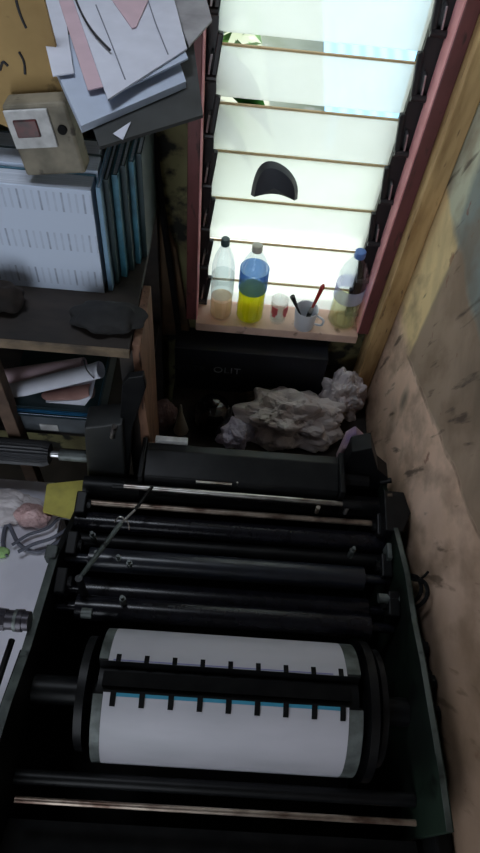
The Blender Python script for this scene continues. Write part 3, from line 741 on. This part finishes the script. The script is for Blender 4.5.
# glossy black helmet-like canister
c0 = at(212, 425, z=BZ + .03)
t = thing('black_canister', 'round glossy black canister on bench behind the press', 'canister', (c0.x, c0.y + .03, BZ + .001))
b = B(); add_lathe(b, [(.03, 0), (.062, .004), (.068, .03), (.066, .07), (.052, .10), (.03, .112), (.004, .116)], (c0.x, c0.y + .03, BZ + .001)); obj('canister_body', b, GLOSSB, t, smooth=True)
b = B(); add_lathe(b, [(.018, .112), (.02, .128), (.004, .134)], (c0.x, c0.y + .03, BZ + .001), 16); obj('canister_lid', b, GLOSSB, t, smooth=True)
c0 = at(181, 430, z=BZ)
b = B(); add_lathe(b, [(.026, 0), (.02, .03), (.006, .10), (.003, .145)], (c0.x, c0.y + .0, BZ + .001), 20)
tag(obj('nozzle_bottle', b, CREAM, smooth=True), 'cream pointed nozzle cone standing left of black canister', 'nozzle')
c0 = at(160, 418, z=BZ); heap('rag', (c0.x + .012, c0.y, BZ), (.045, .05, .05), mat('dusty_pink_rag', rgb(120, 92, 92), .9, 0, rgb(84, 62, 62), 9), 'dusty pink rag on bench at left behind the press', 'cloth', 2.2)
heap('rag', (.18, -.145, BZ), (.10, .035, .05), mat('mottled_dark_rag', rgb(74, 62, 48), .95, 0, rgb(44, 38, 32), 14), 'mottled brown rag between dark carton and plastic bags', 'cloth', 6.2)

# ------------------------------------------------------------------ PRINTING PRESS
pr = thing('printing_press', 'black offset printing press with white plate on its cylinder', 'printing press', (.06, -1.0, 0))
FXR, FXL = .475, -.36
rprof = [(-.50, .80), (-.585, .914), (-.66, .955), (-.75, .988), (-.84, 1.02), (-.92, 1.047), (-1.04, 1.062), (-1.13, 1.087), (-1.25, 1.107), (-1.36, 1.125), (-1.447, 1.13)]
lprof = [(-.534, .664), (-.58, .74), (-.624, .795), (-.75, .881), (-.856, .955), (-.917, 1.0), (-1.04, 1.03), (-1.16, 1.062), (-1.27, 1.112), (-1.34, 1.131), (-1.5, 1.15), (-1.66, 1.16)]
b = B(); add_prism(b, [(FXR, y_, z_) for y_, z_ in rprof] + [(FXR, -1.47, .2), (FXR, -.50, .2)], (.014, 0, 0)); sfr = obj('side_frame', b, GREEN, pr, bevel=.0015)
b = B(); add_prism(b, [(FXL - .016, y_, z_) for y_, z_ in lprof] + [(FXL - .016, -1.68, .2), (FXL - .016, -.534, .2)], (.016, 0, 0)); sfl = obj('side_frame', b, BLACK, pr, bevel=.0015)
# worn edge rails on top of frames
def rail(x0, x1, prof, m, parent, h=.003):
    b = B()
    for (ya, za), (yb, zb) in zip(prof, prof[1:]):
        add_prism(b, [(x0, ya, za), (x0, yb, zb), (x0, yb, zb + h), (x0, ya, za + h)], (x1 - x0, 0, 0))
    return obj('edge_rail', b, m, parent)
rail(FXR - .001, FXR + .010, rprof[3:], GREY, sfr)
rail(FXL - .017, FXL + .001, lprof[5:], GREY, sfl, .004)
# lug at far end of left rail
b = B(); bx(b, FXL - .03, FXL - .002, -.93, -.895, .975, 1.012, .003); obj('frame_lug', b, GREY, pr)
# deck plates so the body is closed
b = B(); bx(b, FXL, FXR, -1.66, -.52, .28, .30); bx(b, FXL, FXR, -.54, -.52, .3, .72); obj('bottom_pan', b, BLACKM, pr)
b = B(); bx(b, FXL, FXR, -1.62, -1.60, .30, .98); bx(b, FXL, FXR, -1.62, -1.46, .86, .88); obj('front_panel', b, BLACKM, pr)
b = B(); bx(b, -.38, .50, -1.7, -.50, 0, .2, .004); obj('base', b, BLACKM, pr)
XI, XO = FXL + .002, FXR - .002
def roller(y, z, r, m, name='roller', x0=XI, x1=XO, jr=.012, seg=36):
    b = B()
    if jr: add_cyl(b, (XI, y, z), (XO, y, z), jr, seg=16)
    add_cyl(b, (x0, y, z), (x1, y, z), r, seg=seg)
    return obj(name, b, m, pr, smooth=True)
def xyz(px, py, z): p = at(px, py, z=z); return p.x, p.y
# ink fountain (trough)
z = 1.0
xa, ya = xyz(150, 441, z); xb, yb = xyz(336, 458, z); xc, yc2 = xyz(137, 478, z)
yb_ = (ya + yb) / 2
b = B()
add_prism(b, [(xa - .005, yb_, z), (xa - .005, yb_ - .03, z + .012), (xa - .005, yc2 + .012, z - .006), (xa - .005, yc2, z - .035), (xa - .005, yc2 + .03, z - .10), (xa - .005, yb_, z - .08)], (xb - xa + .01, 0, 0))
ft = obj('ink_trough', b, BLACK, pr, bevel=.003)
b = B(); bx(b, xa - .018, xa - .005, yc2 - .004, yb_ + .006, z - .11, z + .016, .003); obj('trough_end', b, BLACK, ft)
b = B(); bx(b, xb + .005, xb + .02, yc2 - .004, yb_ + .006, z - .11, z + .014, .003); obj('trough_end', b, BLACK, ft)
b = B(); lx, ly = xyz(156, 436, z + .01); rx, ry = xyz(188, 439, z + .01); bx(b, lx, rx, ly - .016, ly, z - .002, z + .014, .001); obj('trough_label', b, LABELW, ft)
# feed screws / keys along trough front
for k in range(9):
    b = B(); xk = xa + .03 + k * (xb - xa - .06) / 8
    add_cyl(b, (xk, yc2 + .01, z - .05), (xk, yc2 - .016, z - .046), .007, seg=10)
    obj('ink_key', b, BLACK, ft, smooth=True)
b = B(); xx_, yy_ = xyz(237, 485, .985); add_cyl(b, (xx_, yy_, .955), (xx_, yy_, 1.0), .0022, seg=8); obj('pin', b, STEEL, pr)
# rods
z = .978
xa1, ya1 = xyz(124, 486, z); xb1, yb1 = xyz(342, 498, z); yr = (ya1 + yb1) / 2
b = B(); add_cyl(b, (xa1, ya1, z), (xb1, ya1 - .004, z), .0075, seg=16); obj('bright_rod', b, STEEL, pr, smooth=True)
b = B(); add_cyl(b, (xa1 - .03, ya1, z), (xa1 - .0, ya1, z), .011, seg=16); obj('rod_collar', b, BLACK, pr, smooth=True); b = B(); add_cyl(b, (xb1, ya1 - .004, z), (xb1 + .05, ya1 - .004, z), .012, seg=16); obj('rod_collar', b, BLACK, pr, smooth=True)
b = B(); lx, ly = xyz(196, 481, z + .02); rx, _ = xyz(232, 484, z + .02); bx(b, lx, rx, ly - .003, ly + .003, z + .012, z + .018); obj('scraper_strip', b, STEEL, pr)
z = .93
xa2, ya2 = xyz(97, 503, z); xb2, yb2 = xyz(392, 525, z); yr2 = (ya2 + yb2) / 2
b = B(); add_cyl(b, (XI, yr2, z), (XO, yr2, z), .0085, seg=16); obj('tie_rod', b, RUSTY, pr, smooth=True)
b = B(); q0 = at(318, 508, z=.97); add_cyl(b, (q0.x, q0.y, .945), (q0.x, q0.y, .975), .006, seg=12); obj('bolt', b, STEEL, pr)
b = B(); q0 = at(347, 508, z=.97); add_cyl(b, (q0.x, q0.y, .94), (q0.x, q0.y, .975), .006, seg=12); obj('bolt', b, CLIP, pr)
# train of rollers
def ry_(py, z): return at(240, py, z=z).y
roller(ry_(495, .90) - .0, .885, .030, BLACK)
roller(ry_(527, .93), .895, .027, RUBBER)
roller(ry_(540, .92) - .01, .87, .020, BLACK)
roller(ry_(566, .95), .925, .030, mat('bluish_black_roller', (.016, .019, .028, 1), .3, 0, (.011, .013, .018, 1), 20), x0=XI + .06, x1=XO - .07)
roller(ry_(590, .93) - .005, .86, .036, RUBBER, x0=XI + .04, x1=XO - .05)
roller(ry_(606, .98) - .01, .92, .030, RUBBER, x0=XI + .05, x1=XO - .06)
roller(ry_(545, .80), .77, .05, BLACK)
# roller bearing brackets on both sides
for xs, s in ((XI, 1), (XO, -1)):
    for yy, zz_ in ((-.74, .93), (-.86, .94), (-.97, .97)):
        b = B(); add_box(b, (xs + s * .014, yy, zz_), (.028, .06, .05), Matrix.Rotation(.2, 3, 'X'), .004); add_cyl(b, (xs + s * .028, yy, zz_), (xs + s * .038, yy, zz_), .014, seg=12)
        obj('bearing_bracket', b, BLACK, pr)
for u, v, z_ in ((92, 533, .94), (96, 552, .96), (118, 556, .97), (129, 561, .97), (122, 597, .99), (354, 548, .98)):
    q0 = at(u, v, z=z_); b = B(); add_cyl(b, (q0.x, q0.y, z_ - .012), (q0.x, q0.y, z_ + .003), .0045, seg=8); add_cyl(b, (q0.x, q0.y, z_ - .05), (q0.x, q0.y, z_ - .012), .008, seg=8); obj('bolt', b, STEELD, pr)
q0 = at(88, 612, z=1.0); b = B(); add_cyl(b, (q0.x - .016, q0.y, .99), (q0.x + .008, q0.y, .99), .012, seg=14); obj('bearing_nut', b, STEELD, pr, smooth=True)
q0 = at(383, 551, z=.98); b = B(); bx(b, XO - .016, XO - .004, q0.y - .02, q0.y + .022, .94, .985, .002); obj('guide_block', b, STEELD, pr)
q0 = at(372, 597, z=.99); b = B(); add_cyl(b, (XO - .05, q0.y, .985), (XO, q0.y, .985), .012, seg=14); obj('bearing_nut', b, STEELD, pr, smooth=True)
# diagonal strut (spring lever)
z1_ = 1.02
A_ = at(79, 579, z=1.03); Bq = at(103, 540, z=1.02); Cq = at(135, 510, z=1.005); Dq = at(152, 487, z=.985)
st = thing  # keep name short
b = B(); add_cyl(b, A_, Bq.lerp(Cq, .55), .006, seg=12); lv = obj('spring_lever', b, GREY, pr, smooth=True)
b = B(); add_cyl(b, Bq.lerp(Cq, .55), Cq, .0035, seg=10); obj('lever_pin', b, CLIP, lv, smooth=True)
b = B(); add_cyl(b, Cq, Dq, .005, seg=10); obj('lever_tip', b, BLACK, lv, smooth=True)
b = B(); m_ = Bq.lerp(Cq, .5); add_tube(b, [m_ + Vector((-.012, .004, .006)), m_ + Vector((.0, .016, .012)), m_ + Vector((.02, .006, .006)), m_ + Vector((.026, -.012, 0))], .0018, 8); obj('lever_hook', b, STEEL, lv, smooth=True)
b = B(); add_cyl(b, (A_.x, A_.y, .90), (A_.x, A_.y, 1.035), .009, seg=10); obj('lever_pivot', b, BLACK, pr)

# plate cylinder with clamp gap
def ray_dist(py0, py1, pxm=230):
    v0 = (ROT @ Vector((pxm - CX, -(py0 - CY), -F))).normalized(); v1 = (ROT @ Vector((pxm - CX, -(py1 - CY), -F))).normalized(); return v0, v1
v0, v1 = ray_dist(636, 771)
a0_ = math.atan2(-v0.z, v0.y); a1_ = math.atan2(-v1.z, v1.y)      # angles below horizontal in the y-z plane
am, hw = (a0_ + a1_) / 2, abs(a1_ - a0_) / 2
R_ = 1.55; CR = R_ * math.sin(hw)
cy_, cz_ = CAM.y + R_ * math.cos(am), CAM.z - R_ * math.sin(am)
pl_, _ = (at(86, 735, z=cz_ + CR * .85)).x, 0
pr_ = at(365, 745, z=cz_ + CR * .85).x
sl = at(97, 740, z=cz_ + CR * .85).x; sr = at(349, 745, z=cz_ + CR * .85).x
# direction of the gap on the cylinder (angle measured in the y-z plane)
def cyl_ang(py):
    v = (ROT @ Vector((230 - CX, -(py - CY), -F))); v = Vector((0, v.y, v.z)).normalized(); o_ = Vector((0, CAM.y - cy_, CAM.z - cz_))
    bq = o_.dot(v); cq = o_.dot(o_) - CR * CR; t_ = -bq - math.sqrt(max(bq * bq - cq, 0)); p_ = o_ + v * t_
    return math.atan2(p_.z, p_.y)
g0_, g1_ = cyl_ang(668), cyl_ang(700)
if g1_ < g0_: g1_ += 2 * PI
def arc_shell(b, r, a0, a1, x0, x1, th, n=72):
    rows = []
    for k in range(n + 1):
        a = a0 + (a1 - a0) * k / n; c_, s_ = math.cos(a), math.sin(a)
        rows.append([b.verts.new((x, cy_ + rr * c_, cz_ + rr * s_)) for x, rr in ((x0, r), (x1, r), (x1, r + th), (x0, r + th))])
    for p_, q_ in zip(rows, rows[1:]):
        for k in range(4): b.faces.new((p_[k], p_[(k + 1) % 4], q_[(k + 1) % 4], q_[k]))
    b.faces.new(rows[0]); b.faces.new(rows[-1][::-1])
def cyl_body(b, r, x0, x1, gd, n=72):
    """solid drum profile with a recessed gap of depth gd between g0_ and g1_"""
    pts = []
    span = 2 * PI - (g1_ - g0_)
    for k in range(n + 1):
        a = g1_ + span * k / n; pts.append((r * math.cos(a), r * math.sin(a)))
    for k in range(7):
        a = g0_ + (g1_ - g0_) * k / 6; pts.append(((r - gd) * math.cos(a), (r - gd) * math.sin(a)))
    add_prism(b, [(x0, cy_ + p0, cz_ + p1) for p0, p1 in pts], (x1 - x0, 0, 0))
b = B(); cyl_body(b, CR - .003, pl_ + .004, pr_ - .004, .028); pc = obj('plate_cylinder', b, BLACK, pr, smooth=True)
for xa_, xb_ in ((pl_ + .003, sl - .001), (sr + .001, pr_ - .003)):
    b = B(); arc_shell(b, CR - .0028, g1_ + .03, g0_ + 2 * PI - .03, xa_, xb_, .0025); obj('end_band', b, STEELD, pc)
b = B(); bx(b, sl - .008, sr + .008, cy_ - .02, cy_ + .02, 0, .006)
bmesh.ops.translate(b, vec=(0, -cy_, 0), verts=b.verts); gm = (g0_ + g1_) / 2
bmesh.ops.scale(b, vec=(1, .75, 1), verts=b.verts); bmesh.ops.rotate(b, cent=(0, 0, 0), matrix=Matrix.Rotation(gm - PI / 2, 3, 'X'), verts=b.verts)
bmesh.ops.translate(b, vec=(0, cy_ + (CR - .026) * math.cos(gm), cz_ + (CR - .026) * math.sin(gm)), verts=b.verts); obj('clamp_bar', b, BLACKM, pc)
b = B(); add_cyl(b, (XI, cy_, cz_), (XO, cy_, cz_), .03); add_cyl(b, (pr_ + .012, cy_, cz_), (pr_ + .03, cy_, cz_), CR * 1.06, seg=64); obj('bearer_ring', b, BLACK, pc, smooth=True)
b = B(); add_cyl(b, (pl_ - .035, cy_, cz_), (pl_ - .018, cy_, cz_), CR * .86, seg=64); obj('bearer_ring', b, BLACK, pc, smooth=True)
b = B(); add_cyl(b, (pr_ + .045, cy_ + .01, cz_ - .01), (pr_ + .058, cy_ + .01, cz_ - .01), CR * .9, seg=64); obj('drive_gear', b, BLACK, pr, smooth=True)
b = B(); arc_shell(b, CR - .002, g1_ + .0, g1_ + 2.2, sl, sr, .002); arc_shell(b, CR - .002, g0_ - 2.0, g0_, sl, sr, .002)
ps = obj('printing_plate', b, PLATE, pc)
ps['label'] = 'pale aluminium plate sheet wrapped round cylinder'
# slots punched along both plate edges (black) and cyan residue strip
def strip(x0, x1, a0, a1, h0, h1, m, name, parent):
    b = B()
    arc_shell(b, CR + h0, a0, a1, x0, x1, h1 - h0, 6); return obj(name, b, m, parent)
strip(sl + .02, sr - .012, g1_, g1_ + .05, .0001, .0004, CYAN, 'ink_residue', ps)
strip(sl + .01, sr - .03, g0_ - .02, g0_, .0001, .0004, mat('violet_ink_residue', (.16, .16, .36, 1), .4), 'ink_residue', ps)
ns = 9
xs0 = at(111, 708, z=cz_ + CR).x; xs1 = at(344, 727, z=cz_ + CR).x
for k in range(ns):
    xk = xs0 + (xs1 - xs0) * k / (ns - 1)
    strip(xk - .0055, xk + .0055, g1_ - .02, g1_ + .185, .0005, .003, BLACKM, 'clamp_tooth', pc)
    strip(xk - .005, xk + .005, g0_ - .10, g0_ + .02, .0005, .003, BLACKM, 'clamp_tooth', pc)
# guards and bars around the cylinder
q0 = xyz(230, 812, 1.05)
b = B(); add_cyl(b, (XI + .03, q0[1], 1.05), (XO - .03, q0[1], 1.05), .006, seg=14); obj('delivery_rod', b, RUSTY, pr, smooth=True)
q0 = xyz(180, 784, 1.0); b = B(); add_cyl(b, (XI, q0[1], .96), (XO, q0[1], .96), .014, seg=14); obj('gripper_shaft', b, BLACK, pr, smooth=True)
b = B(); add_box(b, ((XI + XO) / 2, -1.52, .96), (XO - XI, .13, .006), Matrix.Rotation(-.3, 3, 'X')); obj('delivery_tray', b, BLACKM, pr)
# left ink-drive: gearbox block, shaft, handwheel
Y0 = -.62
blk = [at(84, 428, y=Y0), at(122, 424, y=Y0), at(126, 490, y=Y0), at(88, 488, y=Y0)]
b = B(); add_prism(b, blk, (0, .07, 0)); gb = obj('gearbox', b, mat('dark_grey_casting', (.030, .032, .032, 1), .5, 0, (.018, .019, .02, 1), 14), pr, bevel=.005)
b = B(); q0 = at(114, 433, y=Y0 - .004); add_cyl(b, q0 + Vector((-.006, 0, -.02)), q0 + Vector((.004, 0, .03)), .007, seg=12); obj('catch', b, STEEL, gb, smooth=True)
b = B(); add_prism(b, [at(u, v, y=Y0 + .02) for u, v in ((122, 385), (128, 378), (143, 376), (146, 388), (132, 430), (128, 488), (116, 488))], (0, .018, 0)); obj('lever_plate', b, BLACK, gb, bevel=.002)
b = B(); add_prism(b, [at(u, v, y=Y0 + .06) for u, v in ((136, 390), (142, 390), (150, 440), (146, 445), (139, 420))], (0, .006, 0)); obj('copper_strip', b, ORWOOD, gb)
hw_ = at(48, 456, y=Y0 + .03); ge = at(88, 457, y=Y0 + .03)
axd = Vector((1, 0, 0))
b = B(); add_cyl(b, (hw_.x - .01, hw_.y, ge.z), (ge.x + .03, hw_.y, ge.z), .008, seg=14); add_cyl(b, (hw_.x + .035, hw_.y, ge.z), (ge.x + .01, hw_.y, ge.z), .016, seg=18); obj('drive_shaft', b, STEELD, pr, smooth=True)
b = B(); add_cyl(b, (hw_.x + .012, hw_.y, ge.z), (hw_.x + .032, hw_.y, ge.z), .0095, seg=14); obj('shaft_sleeve', b, CLIP, pr, smooth=True)
b = B(); seg = 48; rr_ = []
for sx_ in (-.19, -.01, .008):
    ring_ = []
    for k in range(seg):
        r = (.037 if k % 2 else .033) * (1 if sx_ < .008 else .82); a = 2 * PI * k / seg
        ring_.append(b.verts.new((hw_.x + sx_, hw_.y + r * math.cos(a), ge.z + r * math.sin(a))))
    rr_.append(ring_)
for p_, q_ in zip(rr_, rr_[1:]):
    for k in range(seg): b.faces.new((p_[k], p_[(k + 1) % seg], q_[(k + 1) % seg], q_[k]))
b.faces.new(rr_[0]); b.faces.new(rr_[-1])
obj('ribbed_knob', b, mat('black_ribbed_rubber', (.03, .031, .036, 1), .5), pr)
# linkage outside left frame
q0 = at(14, 621, x=-.40)
kb = at(12, 620, x=FXL - .05)
b = B(); add_cyl(b, (FXL - .13, kb.y, kb.z), (FXL - .062, kb.y, kb.z), .030, .024, seg=8); add_cyl(b, (FXL - .062, kb.y, kb.z), (FXL - .012, kb.y, kb.z), .021, seg=20); add_cyl(b, (FXL - .036, kb.y, kb.z), (FXL - .026, kb.y, kb.z), .024, seg=20); kn = obj('side_knob', b, mat('dark_violet_grey_metal', (.05, .045, .055, 1), .35, .5), pr, smooth=True)
b = B(); add_cyl(b, (FXL - .044, kb.y, kb.z), (FXL - .037, kb.y, kb.z), .0235, seg=20); obj('knob_band', b, STEELD, kn, smooth=True)
b = B(); e0 = at(12, 640, x=FXL - .06); e1 = at(-8, 700, x=FXL - .06); add_cyl(b, e0, e1, .007, seg=10); obj('link_rod', b, BLACK, pr, smooth=True)
b = B(); add_prism(b, [(FXL - .030, -1.13, .90), (FXL - .030, -1.15, 1.03), (FXL - .030, -1.27, 1.08), (FXL - .030, -1.60, 1.12), (FXL - .030, -1.60, .80)], (.013, 0, 0)); obj('guard_strip', b, BLACK, pr, bevel=.002)
# right rear gear cluster
q = lambda u, v, yy: at(u, v, y=yy)
b = B()
add_prism(b, [q(u, v, -.60) for u, v in ((344, 470), (352, 452), (372, 448), (378, 470), (388, 478), (386, 505), (345, 500))], (0, .05, 0))
add_cyl(b, q(380, 482, -.60), q(388, 480, -.60) + Vector((.01, 0, 0)), .008, seg=12)
rc = obj('gear_housing', b, BLACK, pr, bevel=.004)
b = B(); c1 = q(350, 480, -.61); add_cyl(b, c1 + Vector((-.03, 0, 0)), c1 + Vector((.05, 0, .0)), .022, seg=9); obj('ratchet_gear', b, BLACK, rc)
b = B(); add_prism(b, [at(u, v, z=1.0) for u, v in ((384, 490), (404, 492), (411, 513), (403, 532), (386, 530))], (0, 0, -.05)); obj('mount_bracket', b, BLACK, pr, bevel=.003)
b = B(); q0 = at(390, 495, z=1.002); add_cyl(b, (q0.x - .006, q0.y, 1.0), (q0.x + .006, q0.y, 1.004), .005, seg=10); obj('bracket_bolt', b, EDGEW, pr)
b = B(); 
for k, dr in enumerate((0, .014)):
    add_tube(b, [at(u + k * 6 * s_, v + 4 * k, x=.506) for u, v, s_ in ((398, 548, 0), (406, 572, .4), (418, 578, 1), (421, 592, 1), (412, 603, .8), (402, 606, .3))], .005, 8)
obj('air_hose', b, BLACKM, pr, smooth=True)
b = B(); add_tube(b, [at(u, v, x=.51) for u, v in ((414, 580), (422, 578), (428, 572))], .003, 6); obj('cable_tie', b, BLACKM, pr)
# couplings and motor outside right frame
for (u, v, r) in ((423, 648, .024), (430, 682, .026), (434, 712, .022)):
    c1 = at(u, v, x=.512); b = B(); add_cyl(b, (FXR + .014, c1.y, c1.z), (.512, c1.y, c1.z), r, seg=14); add_cyl(b, (.512, c1.y, c1.z), (.522, c1.y, c1.z), r * .6, seg=12); obj('side_coupling', b, BLACKM, pr)
c1 = at(462, 800, x=.53); b = B(); bx(b, FXR + .012, .524, -1.64, -1.27, c1.z - .22, c1.z - .06, .008); obj('motor_cover', b, BLACKM, pr)
# ink pouch between trough and right wall
c0 = at(350, 455, y=-.56)
b = B(); add_prism(b, [at(u, v, y=-.545) for u, v in ((336, 462), (346, 440), (356, 434), (369, 446), (364, 454), (350, 464))], (0, .03, .0)); tag(obj('plastic_pouch', b, mat('pink_white_pouch', rgb(176, 150, 160), .35, 0, rgb(120, 100, 130), 14), bevel=.006), 'pinkish plastic pouch wedged at right end of ink trough', 'pouch')
b = B(); add_prism(b, [at(u, v, y=-.61) for u, v in ((337, 478), (345, 476), (356, 480), (354, 486), (340, 486))], (0, .02, 0)); obj('grease_cup', b, GREYP, pr, bevel=.004)

# ------------------------------------------------------------------ light
w = bpy.data.worlds.new('world'); bpy.context.scene.world = w; w.use_nodes = True
bg = w.node_tree.nodes['Background']; bg.inputs[0].default_value = (.88, .93, .98, 1); bg.inputs[1].default_value = 1.7
sd = bpy.data.lights.new('sun', 'SUN'); sd.energy = 4.5; sd.angle = .02; sd.color = (1, .95, .86)
so = bpy.data.objects.new('sun', sd); C.objects.link(so); so.rotation_euler = Vector((.75, -.05, 1.0)).to_track_quat('Z', 'Y').to_euler()
ad = bpy.data.lights.new('doorway_daylight', 'AREA'); ad.shape = 'RECTANGLE'; ad.size = 1.2; ad.size_y = 2.2; ad.energy = 9; ad.color = (.72, .84, 1.0)
ao = bpy.data.objects.new('doorway_daylight', ad); C.objects.link(ao); ao.location = ((DX0 + DX1) / 2, YF + .02, 1.5)
ao.rotation_euler = Vector((0, -1, 0)).to_track_quat('Z', 'Y').to_euler()
kd = bpy.data.lights.new('added_ceiling_fill', 'AREA'); kd.shape = 'RECTANGLE'; kd.size = .4; kd.size_y = .4; kd.energy = 6.0; kd.color = (.80, .88, 1.0)  # added area lamp under the closed ceiling, brightens loose sheets and right wall
ko = bpy.data.objects.new('added_ceiling_fill', kd); C.objects.link(ko); ko.location = (-.55, -.42, ZC - .02)
vs = bpy.context.scene.view_settings
bpy.context.scene.display_settings.display_device = 'sRGB'
vs.view_transform = 'Standard'; vs.look = 'None'; vs.gamma = 1; vs.use_curve_mapping = False; vs.exposure = 0.5
